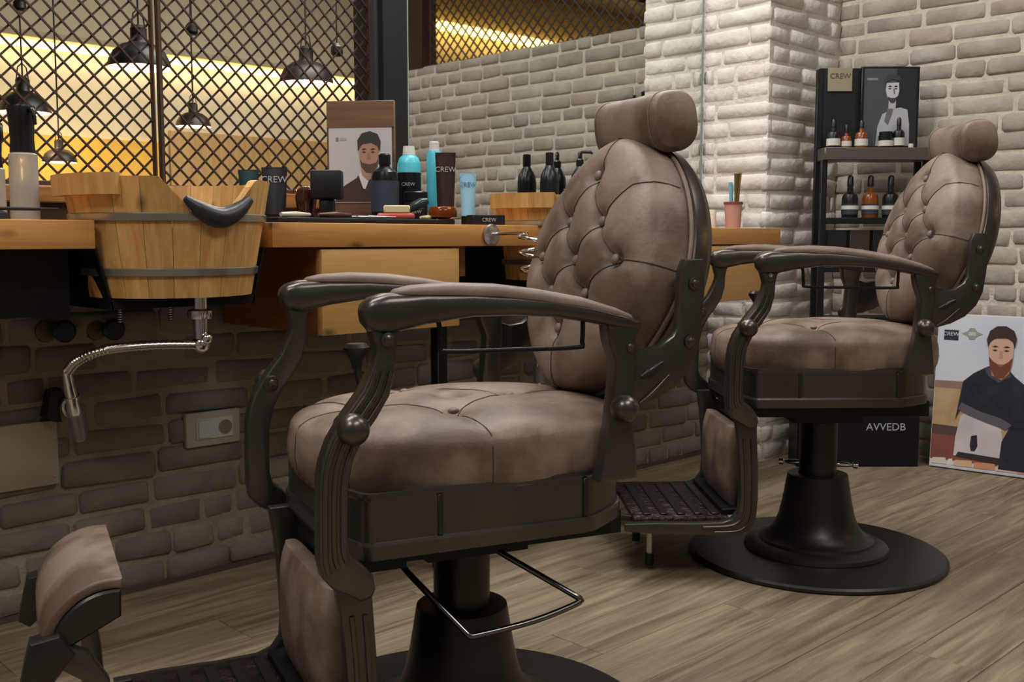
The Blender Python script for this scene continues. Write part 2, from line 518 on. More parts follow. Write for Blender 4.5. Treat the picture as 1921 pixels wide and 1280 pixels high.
# ------------------------------------------------------------------ lattice screens
unit = box_me('slat', -0.5, 0.5, -0.5, 0.5, -0.5, 0.5)
SLAT = wood('lattice_slat_brown', (66, 44, 30), (44, 28, 20), 'X', knots=False, rough=0.6)
unit.materials.append(SLAT)
def lattice(label, a, b, z0, z1, cell, plane, axis, parent_loc, fr=0.02, sw=0.0046, fa=None, fb=None):
    """a..b along the axis ('x' or 'y'), z0..z1, built in the plane given"""
    t = thing('lattice_screen', label, 'lattice screen', parent_loc, group=None)
    O = Vector(parent_loc)
    def loc3(u, z, d): return Vector((u, plane + d, z)) - O if axis == 'x' else Vector((plane + d, u, z)) - O
    rzz = 0 if axis == 'x' else PI / 2
    def bar(name, u0, u1, zz0, zz1, dp, m):
        me = box_me(name, -(u1 - u0) / 2, (u1 - u0) / 2, -dp, dp, -(zz1 - zz0) / 2, (zz1 - zz0) / 2, 0.0015, 1)
        put(name, me, m, t, loc3((u0 + u1) / 2, (zz0 + zz1) / 2, 0), (0, 0, rzz))
    fa = fa or fr; fb = fb or fr
    bar('stile', a, a + fa, z0, z1, 0.008, DKW); bar('stile', b - fb, b, z0, z1, 0.008, DKW)
    bar('rail', a + fa, b - fb, z0, z0 + fr * 0.7, 0.007, DKW); bar('rail', a + fa, b - fb, z1 - fr * 0.7, z1, 0.007, DKW)
    W, H = b - a - (fa + fb) / 2, z1 - z0 - fr * 0.7
    u0, zz = a + fa / 2, z0 + fr * 0.35
    for s in (1, -1):
        k0 = int(-H / cell) - 1; k1 = int((W + H) / cell) + 1
        for k in range(k0, k1 + 1):
            c = k * cell
            pts = []
            # line: u = c + s*v (s=1) or u = c - v ; v in [0,H]
            for v in (0.0, H):
                u = c + s * v
                if 0 <= u <= W: pts.append((u, v))
            for u in (0.0, W):
                v = (u - c) * s
                if 0 < v < H: pts.append((u, v))
            if len(pts) < 2: continue
            p, q = pts[0], pts[1]
            L = math.hypot(p[0] - q[0], p[1] - q[1])
            if L < 0.03: continue
            mu, mv = (p[0] + q[0]) / 2, (p[1] + q[1]) / 2
            put('slat', unit, None, t, loc3(u0 + mu, zz + mv, 0.0026 * s), Euler((0, -s * PI / 4, rzz), 'XYZ'), (L, 0.004, sw))
    return t
lattice('dark wooden diamond lattice screen behind the glass spray bottles and bucket', -0.1, 1.197, 0.968, 2.1, 0.0465, 2.49, 'x', (0.5, 2.49, 0.968), fb=.006)
lattice('dark wooden diamond lattice screen between the split post and the black post', 1.208, 1.861, 0.968, 2.1, 0.0465, 2.49, 'x', (1.5, 2.49, 0.968), fa=.010, fb=.012)
lattice('dark lattice strip on top of the grey brick wall', 0.12, YC, TOPB, CEIL, 0.066, XB + 0.05, 'y', (XB + 0.05, 1.2, TOPB), sw=0.009)

# ------------------------------------------------------------------ mirror
MIR = mat('mirror_silver', (226, 230, 226), 0.02, 1.0)
GEDGE = mat('glass_edge_green', (150, 176, 164), 0.2, 0.0, emit=0.0)
mr = thing('wall_mirror', 'frameless wall mirror reflecting the brick wall beside the white pillar', 'mirror', (2.68, 2.45, 0.885))
put('mirror_face', box_me('mirror_face', -0.722, 0.722, -0.0095, 0.0095, 0, 1.75), MIR, mr)
for s, x in ((-1, -0.725), (1, 0.7265)):
    put('glass_edge', box_me('glass_edge', -0.0018, 0.0018, -0.0105, 0.0095, 0, 1.75), GEDGE, mr, (x, 0, 0))

# ------------------------------------------------------------------ counter
def counter_piece(label, x0, x1):
    t = thing('counter_section', label, 'counter', ((x0 + x1) / 2, 2.17, 0.83), group='pine counter sections')
    hw = (x1 - x0) / 2
    put('board', box_me('board', -hw, hw, -0.22, 0.228, 0.0, 0.0535, 0.0025, 2), COUNTER, t)
    return t
counter_piece('pine counter section with the glass spray bottles, ending at the bucket basin', -0.6, 0.813)
counter_piece('pine counter section above the wide drawer carrying the black mat', 1.191, 2.0)
counter_piece('pine counter section ending near the white brick pillar', 2.385, 3.198)

def drawer_unit(label, x0, x1, z0):
    t = thing('drawer_unit', label, 'drawer', ((x0 + x1) / 2, 2.17, z0))
    hw = (x1 - x0) / 2; h = 0.829 - z0
    put('case', box_me('case', -hw, hw, -0.197, 0.22, 0, h, 0.001, 1), DRAWER_SIDE, t)
    d = put('drawer_front', box_me('drawer_front', -hw, hw, -0.2185, -0.1975, -0.003, h - 0.004, 0.002, 2), DRAWER, t)
    return t
drawer_unit('wide light pine drawer hanging under the counter with the black mat', 1.315, 1.72, 0.636)
drawer_unit('light pine drawer under the counter end near the white pillar', 2.66, 3.085, 0.648)
tag(box('wood_block', 1.735, 1.80, 2.02, 2.38, 0.752, 0.8295, DRAWER_SIDE), 'small brown wooden block between the wide drawer and the black bracket', 'block')
box_o = tag(box('metal_support', 1.69, 1.722, 2.0, 2.03, 0, 0.632, BLACKM, bev=0.002, seg=1), 'black square metal support under the wide pine drawer', 'support')

# ------------------------------------------------------------------ bucket basins
def bucket(label, x, y, full=True):
    t = thing('bucket_basin', label, 'basin', (x, y, 0.735), 0, 'wooden bucket basins')
    NS = 22; H = 0.230; r0, r1 = 0.160, 0.202; th = 0.016
    front = -PI / 2 - 0.02
    for i in range(NS):
        a0 = 2 * PI * i / NS; a1 = 2 * PI * (i + 1) / NS
        g = 0.0025
        sub = 5
        verts, faces = [], []
        for k in range(sub + 1):
            a = a0 + g + (a1 - a0 - 2 * g) * k / sub
            # neck notch towards the client, raised ledge at the back
            d = abs((a - front + PI) % (2 * PI) - PI)
            top = H
            if d < 0.52: top = H - 0.075 * (0.5 + 0.5 * math.cos(d / 0.52 * PI)) ** 0.5
            rt = r0 + (r1 - r0) * top / H
            for r_, z_ in ((r0, 0), (rt, top), (rt - th, top), (r0 - th, 0)):
                verts.append((r_ * math.cos(a), r_ * math.sin(a), z_))
        for k in range(sub):
            b, c = 4 * k, 4 * (k + 1)
            for j in range(4):
                j2 = (j + 1) % 4
                faces.append((b + j, c + j, c + j2, b + j2))
        faces.append((0, 1, 2, 3)); faces.append((4 * sub + 3, 4 * sub + 2, 4 * sub + 1, 4 * sub))
        put('stave', bm_from('stave', verts, faces, 30), STAVE, t)
    for z in (0.05, 0.155):
        r = r0 + (r1 - r0) * z / H + 0.0015
        lathe('hoop', [(r, z - 0.008), (r + 0.003, z - 0.007), (r + 0.0042, z + 0.006), (r + 0.001, z + 0.008)], STEEL, t, seg=56)
    lathe('bottom', [(0, 0.012), (r0 - th, 0.012), (r0 - th, 0.0), (0, 0.0)], mat('basin_inner', (120, 78, 40), 0.6), t)
    lathe('bowl_liner', [(r0 - th - 0.002, 0.02), (r1 - 0.03 - th, 0.13), (r1 - 0.029 - th, 0.135)], mat('basin_black', (30, 30, 32), 0.4), t)
    # raised grip board at the back
    verts, faces = [], []
    for k in range(9):
        a = PI + 0.18 + (k / 8 - 0.5) * 1.0
        for r_, z_ in ((r1 - 0.004, 0.196), (r1 + 0.016, 0.196), (r1 + 0.018, 0.236), (r1 - 0.004, 0.236)):
            verts.append((r_ * math.cos(a), r_ * math.sin(a), z_))
    for k in range(8):
        for j in range(4): faces.append((4 * k + j, 4 * k + 4 + j, 4 * k + 4 + (j + 1) % 4, 4 * k + (j + 1) % 4))
    faces += [(0, 1, 2, 3), (35, 34, 33, 32)]
    put('grip_board', bm_from('grip_board', verts, faces, 30), STAVE, t)
    # neck rest: black rubber crescent lying in the notch
    pts = []
    for k in range(9):
        q = (k / 8 - 0.5) * 2
        a = front + 0.05 + q * 0.345
        rr = r1 + 0.002 - 0.006 * (1 - q * q)
        pts.append((rr * math.cos(a), rr * math.sin(a), H - 0.040 - 0.036 * (1 - abs(q) ** 1.7)))
    tube('neck_rest', pts, [0.006, 0.015, 0.019, 0.0205, 0.019, 0.015, 0.009], mat('neck_rest_rubber', (44, 44, 48), 0.35), t, 14, 4)
    return t
bucket('wooden bucket basin with black rubber neck rest in the counter gap', 1.0, 2.03)
bucket('wooden bucket basin behind the reclined chair back, below the pump bottles', 2.19, 2.05)

def basin_bracket(label, x0, x1):
    t = thing('basin_bracket', label, 'bracket', ((x0 + x1) / 2, 2.17, 0.712), group='basin brackets')
    hw = (x1 - x0) / 2
    put('base_plate', box_me('base_plate', -hw + 0.03, hw - 0.03, -0.20, 0.21, 0, 0.02, 0.001, 1), BLACKM, t)
    for s in (-1, 1):
        bm = bmesh.new()
        a, b = hw - 0.004, hw - 0.034
        pts = [(s * a, 0.118), (s * b, 0.0), (s * (b - 0.004), 0.0), (s * (a - 0.004), 0.118)]
        me = slab_me('side_plate', [(p[0], p[1]) for p in pts], -0.2, 0.21, 0)
        put('side_plate', me, BLACKM, t)
    put('back_plate', box_me('back_plate', -hw + 0.034, hw - 0.034, 0.203, 0.213, 0.02, 0.118), BLACKM, t)
    return t
basin_bracket('black metal tray bracket under the bucket basin with the chrome hose', 0.815, 1.189)
basin_bracket('black metal tray bracket under the bucket basin behind the chair', 2.02, 2.368)
put_b = box('under_panel', 0.60, 0.80, 2.05, 2.38, 0.70, 0.829, BLACKM)
tag(put_b, 'black panel box under the counter left of the bucket', 'box')

# chrome drain pipe, hose and nozzle
def hose(label, base, pts, nozzle):
    t = thing('shower_hose', label, 'shower hose', base)
    B = Vector(base)
    L = lambda p: Vector(p) - B
    x, y, z = base
    put('drain_pipe', tube_me('drain_pipe', [L((x, y, 0.7335)), L((x, y, z + 0.012))], 0.0145, 18), CHROME, t)
    lathe('collar', [(0, 0), (0.024, 0), (0.025, 0.006), (0.025, 0.016), (0.016, 0.02), (0, 0.02)], CHROME, t, (0, 0, 0.052), seg=24)
    put('elbow', sphere_me('elbow', 0.0185), CHROME, t, (0, 0, 0))
    put('elbow_nut', sphere_me('elbow_nut', 0.0125), CHROME, t, (0.006, -0.012, 0.012))
    P = spline([L(p) for p in pts], 14)
    rad = [0.0105 if i % 2 else 0.0088 for i in range(len(P))]
    put('braided_hose', tube_me('braided_hose', P, rad, 12), mat('braided_steel', (196, 192, 178), 0.25, 1.0), t)
    a, b = L(nozzle[0]), L(nozzle[1]); d = (b - a)
    n = put('nozzle', tube_me('nozzle', [a, a + d * 0.05, a + d * 0.4, a + d * 0.42, a + d * 0.95, b], [0.008, 0.010, 0.0125, 0.0125, 0.0155, 0.012], 18), CHROME, t)
    put('nozzle_grip', tube_me('nozzle_grip', [a + d * 0.62, a + d * 0.97], 0.0163, 18), mat('nozzle_grey', (120, 118, 118), 0.3, 0.6), n)
    put('nozzle_ring', tube_me('nozzle_ring', [a + d * 0.36, a + d * 0.40], 0.0145, 18), CHROME, n)
    return t
hose('chrome drain pipe with braided hose and hand nozzle under the bucket basin', (1.01, 1.93, 0.638),
     [(1.0, 1.93, 0.637), (0.933, 1.95, 0.640), (0.866, 1.97, 0.638), (0.822, 1.99, 0.630), (0.796, 2.02, 0.612), (0.788, 2.045, 0.592)],
     ((0.788, 2.05, 0.594), (0.828, 2.1, 0.446)))
hose('chrome drain pipe and hand nozzle under the bucket behind the chair', (2.20, 1.95, 0.638),
     [(2.19, 1.95, 0.637), (2.13, 1.96, 0.640), (2.08, 1.975, 0.62), (2.055, 1.99, 0.57)],
     ((2.054, 2.0, 0.575), (2.056, 2.0, 0.449)))
# holder clip on the wall, valves, threaded rods, cover plate, socket
t = thing('hose_holder', 'black wall clip with chrome ring beside the hanging nozzle', 'holder', (0.885, 2.393, 0.455))
put('bracket', slab_me('bracket', [(-0.03, 0.0), (-0.012, -0.012), (0.004, -0.014), (0.0, 0.02), (0.012, 0.045), (0.006, 0.062), (-0.018, 0.058), (-0.024, 0.03)], -0.045, -0.003, 0.004), RUBBER, t)
put('clip_ring', tube_me('clip_ring', [(0.02 + 0.016 * math.cos(a), -0.05, 0.02 + 0.022 * math.sin(a)) for a in [i * PI / 8 for i in range(16)]], 0.004, 8, 0, True), CHROME, t)
for i, (vx, vz, lab) in enumerate(((0.907, 0.643, 'dark blue handled water valve on the bricks under the bucket'), (1.02, 0.64, 'black handled water valve beside the threaded rod'))):
    t = thing('water_valve', lab, 'valve', (vx, 2.396, vz))
    put('escutcheon', lathe_me('escutcheon', [(0, 0), (0.026, 0), (0.024, 0.006), (0.01, 0.01), (0, 0.01)], 20), mat('aged_brass', (104, 92, 56), 0.5, 0.6), t, (-0.028, 0, 0), (PI / 2, 0, 0))
    put('handle', lathe_me('handle', [(0.01, 0.0), (0.01, 0.02), (0.024, 0.024), (0.026, 0.036), (0.02, 0.042), (0, 0.043)], 20), mat('valve_blue', (30, 38, 48), 0.35), t, (0.0, 0, 0), (PI / 2, 0, 0))
for i, rx in enumerate((0.920, 1.03)):
    P = [(rx, 2.1, 0.712 - 0.0025 * k) for k in range(16)]
    o = put('threaded_rod', tube_me('threaded_rod', [Vector(p) - Vector((rx, 2.1, 0.672)) for p in P], [0.0055 if k % 2 else 0.004 for k in range(16)], 10), STEEL, None, (rx, 2.1, 0.672))
    tag(o, ['threaded steel rod under the bucket bracket above the water valves', 'threaded steel rod under the bucket bracket beside the chrome drain pipe'][i], 'rod', 'threaded rods')
t = thing('cover_plate', 'blank beige cover plate screwed to the low brick wall', 'cover plate', (0.80, 2.388, 0.296))
put('plate', box_me('plate', -0.09, 0.09, -0.006, 0.008, 0, 0.146, 0.002, 2), mat('ivory_plastic', (176, 166, 144), 0.5), t)
for sz in (0.018, 0.128):
    put('screw', sphere_me('screw', 0.003, 10, 6, 1, 0.5, 1), STEEL, t, (0.078, -0.006, sz))
t = thing('wall_socket', 'grey white wall socket plate on the low brick wall', 'socket', (1.272, 2.388, 0.332))
put('plate', box_me('plate', -0.074, 0.074, -0.010, 0.006, 0, 0.086, 0.004, 2), mat('socket_grey', (172, 170, 158), 0.45), t)
s_ = put('socket_insert', box_me('socket_insert', -0.048, 0.052, -0.014, -0.0102, 0.018, 0.070, 0.0015, 1), mat('socket_insert_white', (196, 200, 196), 0.4), t)
put('switch_key', box_me('switch_key', -0.044, -0.012, -0.018, -0.0142, 0.022, 0.066, 0.001, 1), mat('socket_insert_white', (196, 200, 196), 0.4), s_)
put('outlet_hole', lathe_me('outlet_hole', [(0, 0), (0.018, 0), (0.018, 0.002), (0, 0.002)], 20), mat('socket_shadow', (128, 118, 104), 0.5), s_, (0.03, -0.0143, 0.044), (PI / 2, 0, 0))

# ------------------------------------------------------------------ barber chairs
def segd(p, a, b):
    ax, ay = a; bx, by = b; dx, dy = bx - ax, by - ay
    L2 = dx * dx + dy * dy
    t = max(0, min(1, ((p[0] - ax) * dx + (p[1] - ay) * dy) / L2))
    return math.hypot(p[0] - ax - t * dx, p[1] - ay - t * dy)

BTN = [(0, .150), (-.057, .066), (.057, .066), (-.132, .0), (0, -.004), (.132, .0), (-.062, -.062), (.062, -.062), (0, -.128)]
BSEG = [(0, 1), (0, 2), (1, 3), (1, 4), (2, 4), (2, 5), (3, 6), (4, 6), (4, 7), (5, 7), (6, 8), (7, 8)]
CREASE = [(BTN[a], BTN[b]) for a, b in BSEG] + [((0, .150), (0, .24)), ((-.132, 0), (-.24, .0)), ((.132, 0), (.24, .0)),
          ((-.057, .066), (-.12, .13)), ((-.12, .13), (-.20, .15)), ((.057, .066), (.12, .13)), ((.12, .13), (.20, .15)),
          ((-.062, -.062), (-.19, -.14)), ((.062, -.062), (.19, -.14)), ((0, -.128), (0, -.24))]
BW, BHt = 0.214, 0.229
BU, BN, BP = Vector((-.283, 0, .959)), Vector((.959, 0, .283)), Vector((-.285, 0, .842))
def back_pt(yy, s, off): return BP + BU * s + BN * off + Vector((0, yy, 0))
def back_shape(th):
    c, s = sup(th, 1.10)
    wd = BW * (1 - 0.06 * max(0, s) ** 2 - 0.12 * max(0, -s) ** 2)
    return wd * c, BHt * s

def back_front(yy, s, r):
    h = 0.030 + 0.042 * (1 - r ** 5) ** 0.5 + 0.014 * (1 - r * r)
    dm = 9
    for b in BTN: dm = min(dm, math.hypot(yy - b[0], s - b[1]))
    h -= 0.017 * math.exp(-(dm / 0.017) ** 2) + 0.006 * math.exp(-(dm / 0.04) ** 2)
    if r < 0.97:
        cm = min(segd((yy, s), a, b) for a, b in CREASE)
        h -= (0.0050 * math.exp(-(cm / 0.013) ** 2)) * min(1, (1 - r) * 6)
    return h

def backrest_me():
    nth, nr = 144, 44
    verts = []; faces = []
    front = back_front
    verts.append(back_pt(0, 0, front(0, 0, 0)))
    for i in range(1, nr + 1):
        r = (i / nr) ** 0.85
        r = 1 - (1 - i / nr) ** 1.25
        for k in range(nth):
            a, b = back_shape(2 * PI * k / nth)
            verts.append(back_pt(a * r, b * r, front(a * r, b * r, r)))
    base = 1 + nr * nth
    for off, sc in ((0.018, 1.012), (-0.005, 1.014), (-0.026, 1.0), (-0.032, 0.96)):
        for k in range(nth):
            a, b = back_shape(2 * PI * k / nth)
            verts.append(back_pt(a * sc, b * sc, off))
    for k in range(nth): faces.append((0, 1 + k, 1 + (k + 1) % nth))
    for i in range(nr - 1 + 4):
        for k in range(nth):
            k2 = (k + 1) % nth
            faces.append((1 + i * nth + k, 1 + (i + 1) * nth + k, 1 + (i + 1) * nth + k2, 1 + i * nth + k2))
    faces.append(tuple(1 + (nr + 3) * nth + k for k in range(nth)))
    return bm_from('backrest', verts, faces, 80)

def shell_me():
    nth = 96; verts = []; faces = []
    prof = [(-0.022, 1.018), (-0.026, 1.035), (-0.048, 1.035), (-0.064, 1.0), (-0.074, 0.9), (-0.080, 0.6), (-0.082, 0.25)]
    for off, sc in prof:
        for k in range(nth):
            a, b = back_shape(2 * PI * k / nth)
            verts.append(back_pt(a * sc, b * sc, off))
    for i in range(len(prof) - 1):
        for k in range(nth):
            k2 = (k + 1) % nth
            faces.append((i * nth + k, (i + 1) * nth + k, (i + 1) * nth + k2, i * nth + k2))
    faces.append(tuple((len(prof) - 1) * nth + k for k in range(nth)))
    return bm_from('back_shell', verts, faces, 40)

def back_r(yy, s):
    b = abs(s) / BHt; wd = BW * (1 - (0.06 if s > 0 else 0.12) * b * b); n = 2 / 1.10
    return min(1.0, ((abs(yy) / wd) ** n + b ** n) ** (1 / n))
SBTN = [(0.175, 0.0), (0.06, 0.115), (0.06, -0.115), (-0.09, 0.0), (0.02, 0.0)]
SCRE = [((0.175, 0), (0.06, .115)), ((0.175, 0), (0.06, -.115)), ((-.09, 0), (0.06, .115)), ((-.09, 0), (0.06, -.115)),
        ((0.06, .115), (0.03, .26)), ((0.06, -.115), (0.03, -.26)), ((0.175, 0), (0.30, 0.0)), ((0.175, .0), (0.235, .15)), ((.235, .15), (.22, .26)), ((.235, -.15), (.22, -.26)), ((0.175, .0), (0.235, -.15)), ((-.09, 0), (-.3, 0))]
SA, SB_ = 0.282, 0.224
def seat_top(x, y, r):
    h = 0.586 + 0.042 * (1 - r ** 4.5) ** 0.5 + 0.010 * (1 - r * r)
    dm = min(math.hypot(x - b[0], y - b[1]) for b in SBTN)
    h -= 0.016 * math.exp(-(dm / 0.016) ** 2) + 0.008 * math.exp(-(dm / 0.05) ** 2)
    cm = min(segd((x, y), p, q) for p, q in SCRE)
    h -= (0.0045 * math.exp(-(cm / 0.018) ** 2)) * min(1, (1 - r) * 5 + 0.2)
    return h

def seat_r(x, y):
    n = 2 / 0.78
    return min(1.0, ((abs(x) / SA) ** n + (abs(y) / SB_) ** n) ** (1 / n))
def seat_me():
    nth, nr = 128, 36
    a_, b_ = SA, SB_
    verts, faces = [], []
    def outline(th):
        c, s = sup(th, 0.78)
        return a_ * c, b_ * s
    top = seat_top
    verts.append((0, 0, top(0, 0, 0)))
    for i in range(1, nr + 1):
        r = 1 - (1 - i / nr) ** 1.35
        for k in range(nth):
            x, y = outline(2 * PI * k / nth)
            verts.append((x * r, y * r, top(x * r, y * r, r)))
    for z, sc in ((0.570, 1.012), (0.550, 1.016), (0.530, 1.006), (0.512, 0.975), (0.503, 0.94)):
        for k in range(nth):
            x, y = outline(2 * PI * k / nth)
            cm = min(segd((x, y), p, q) for p, q in SCRE)
            s2 = sc - 0.008 * math.exp(-(cm / 0.014) ** 2)
            verts.append((x * s2, y * s2, z))
    for k in range(nth): faces.append((0, 1 + k, 1 + (k + 1) % nth))
    for i in range(nr - 1 + 5):
        for k in range(nth):
            k2 = (k + 1) % nth
            faces.append((1 + i * nth + k, 1 + (i + 1) * nth + k, 1 + (i + 1) * nth + k2, 1 + i * nth + k2))
    faces.append(tuple(1 + (nr + 4) * nth + k for k in range(nth)))
    return bm_from('seat', verts, faces, 80)

def frame_outline(grow=0.0):
    """plan outline of the seat frame, corners chamfered and rounded"""
    P = [(.262, -.15), (.262, .15), (.238, .222), (-.128, .222), (-.215, .16), (-.235, .10), (-.235, -.10), (-.215, -.16), (-.128, -.222), (.238, -.222)]
    out = []
    n = len(P)
    for i in range(n):
        p0, p1, p2 = Vector(P[i - 1]), Vector(P[i]), Vector(P[(i + 1) % n])
        d0 = (p0 - p1).normalized(); d1 = (p2 - p1).normalized()
        r = 0.018
        for q in (0, 0.25, 0.5, 0.75, 1):
            a = p1 + d0 * r * (1 - q) ** 2 + d1 * r * q ** 2
            out.append(a)
    c = Vector((0.01, 0))
    return [(p + (p - c).normalized() * grow) for p in out]

def seatframe_me():
    rings = []
    for z, g in ((0.436, -0.004), (0.436, 0.004), (0.457, 0.006), (0.461, 0.004), (0.462, 0.0), (0.522, 0.0), (0.527, 0.003), (0.533, 0.002), (0.533, -0.006), (0.520, -0.012)):
        rings.append([(p.x, p.y, z) for p in frame_outline(g)])
    return loft_me('seat_frame', rings, True, 25)

def arm_me(sy):
    top = [(.250, .799), (.246, .806), (.236, .814), (.215, .820), (.16, .821), (.09, .819), (.026, .814), (-.04, .806), (-.107, .794), (-.16, .780), (-.19, .771), (-.197, .768)]
    bot = [(.250, .791), (.248, .778), (.240, .766), (.215, .762), (.16, .774), (.09, .783), (.026, .783), (-.04, .779), (-.107, .768), (-.16, .757), (-.19, .755), (-.197, .757)]
    hw = [.008, .018, .024, .027, .026, .027, .027, .026, .024, .021, .018, .010]
    rings = []
    for (x, zt), (_, zb), w_ in zip(top, bot, hw):
        ring = []
        for k in range(20):
            c, s = sup(2 * PI * k / 20, 0.6)
            ring.append((x, sy * .244 + w_ * c, (zt + zb) / 2 + (zt - zb) / 2 * s))
        rings.append(ring)
    return loft_me('armrest', rings, True, 60)

def armpad_me(sy):
    st = [(.205, .821, .002, .006), (.198, .822, .006, .016), (.175, .821, .012, .022), (.12, .820, .016, .025), (.05, .816, .017, .0255), (-.02, .808, .016, .025),
          (-.09, .797, .014, .023), (-.15, .783, .010, .020), (-.178, .776, .006, .013), (-.186, .774, .002, .005)]
    rings = []
    for x, z, h, w_ in st:
        ring = []
        for k in range(20):
            a = 2 * PI * k / 20; c, s = sup(a, 0.7)
            ring.append((x, sy * .244 + w_ * c, z - 0.003 + (h if s > 0 else 0.003) * s))
        rings.append(ring)
    return loft_me('arm_pad', rings, True, 70)

FPOST_F = [(.240, .780), (.236, .762), (.231, .745), (.232, .733), (.238, .717), (.252, .688), (.277, .656), (.299, .622), (.310, .592), (.314, .567), (.3155, .51), (.3155, .455), (.311, .432), (.297, .415), (.281, .407)]
FPOST_B = [(.258, .392), (.242, .396), (.236, .408), (.240, .428), (.254, .444), (.270, .458), (.275, .475), (.275, .51), (.2735, .556), (.266, .592), (.250, .624), (.231, .649), (.213, .678), (.204, .712), (.203, .742), (.199, .762), (.187, .779)]

def make_chair(label, x, y, phi, dz):
    t = thing('barber_chair', label, 'barber chair', (x, y, 0), phi, 'barber chairs')
    H = (0, 0, dz)
    if not CH_ME: build_chair_meshes()
    def part(key, m, parent=t, loc=H, rot=(0, 0, 0), name=None):
        return put(name or key.split('#')[0], CH_ME[key], m, parent, loc, rot)
    part('base_disc', BRONZE_D, loc=(0, 0, 0))
    part('pedestal', BRONZE_D, loc=(0, 0, 0))
    part('neck', BRONZE_D)
    for s in ((-1, 1) if dz == 0 else ()): part('collar_lever', CHROME, rot=(0, 0, (0 if s > 0 else PI) - phi + math.radians(-60)))
    part('under_frame', BLACKM)
    if dz < 0: part('release_handle', mat('black_chrome', (120, 118, 116), 0.22, 1.0))
    fr = part('seat_frame', BRONZE)
    for k in range(len(SEAMS)): part('seam_strip#%d' % k, BRONZE_D, fr, (0, 0, 0))
    st = part('seat', LEATHER)
    for k in range(len(SCRE)):
        if 'sseam#%d' % k in CH_ME: part('sseam#%d' % k, SEAM, st, (0, 0, 0), name='seam')
    for b in SBTN[:4]: part('button', LEATHER_D, st, (b[0], b[1], 0.625))
    for s, nm in ((1, 'L'), (-1, 'R')):
        a = part('armrest#' + nm, BRONZE)
        part('arm_pad#' + nm, LEATHER_D, a, (0, 0, 0))
        p = part('front_post#' + nm, BRONZE)
        for k in range(3): part('rib#%s%d' % (nm, k), BRONZE, p, (0, 0, 0))
        part('ball', BRONZE, p, (.268, s * .268, .637), name='ball_joint')
        part('boltcap', BRONZE, p, (.216, s * .2635, .757), (0, 0, 0) if s > 0 else (0, 0, PI), name='bolt')
        r = part('rear_post#' + nm, BRONZE)
        part('ball', BRONZE, r, (-.160, s * .268, .636), name='ball_joint')
        b = part('back_bracket#' + nm, BRONZE)
        for bx, bz in ((-.290, .824), (-.284, .733), (-.172, .728)):
            part('boltcap', BRONZE_D, b, (bx, s * .2585, bz), (0, 0, 0) if s > 0 else (0, 0, PI), name='bolt')
        for k in range(2): part('slot#%s%d' % (nm, k), BRONZE_D if k == 0 else BRONZE, b, (0, 0, 0))
        if s > 0: part('towel_rail#' + nm, BLACKM)
        part('ringbolt', BRONZE, p, (.270, s * .2275, .638), (0, 0, PI) if s > 0 else (0, 0, 0), name='bolt')
        lg = part('footrest_leg#' + nm, BRONZE)
        for k in range(2): part('leg_rib#%s%d' % (nm, k), BRONZE, lg, (0, 0, 0))
        part('stub_leg', STEEL, loc=(.47, s * .11, 0))
        sl = part('rubber_foot', RUBBER, loc=(.47, s * .11, 0))
    br = part('backrest', LEATHER)
    for k in range(len(CREASE)):
        if 'bseam#%d' % k in CH_ME: part('bseam#%d' % k, SEAM, br, (0, 0, 0), name='seam')
    part('piping', LEATHER_D, br, (0, 0, 0))
    for b in BTN:
        q = back_pt(b[0], b[1], 0.066)
        part('button', LEATHER_D, br, q, (0, math.radians(73.5), 0))
    part('back_shell', BRONZE)
    hr = part('headrest', LEATHER)
    part('head_seam#L', LEATHER_D, hr, (0, 0, 0)); part('head_seam#R', LEATHER_D, hr, (0, 0, 0))
    part('headrest_bracket', BRONZE_D)
    part('recline_lever', BRONZE_D)
    part('lever_knob', BRONZE_D)
    part('calf_pad', LEATHER)
    part('calf_plate', BLACKM)
    fp = part('foot_plate', mat('cast_foot_plate', (84, 70, 68), 0.38, 0.8, rgb2=(52, 43, 42), nscale=40, bump=0.9, bscale=55))
    for k in range(5): part('tread#%d' % k, BRONZE_D, fp, (0, 0, 0))
    part('foot_pad', LEATHER)
    part('foot_pad_shell', BRONZE_D)
    for nm in 'LR':
        pb = part('pad_arm#' + nm, BRONZE)
        part('pad_hinge#' + nm, BRONZE_D, pb, (0, 0, 0))
    return t

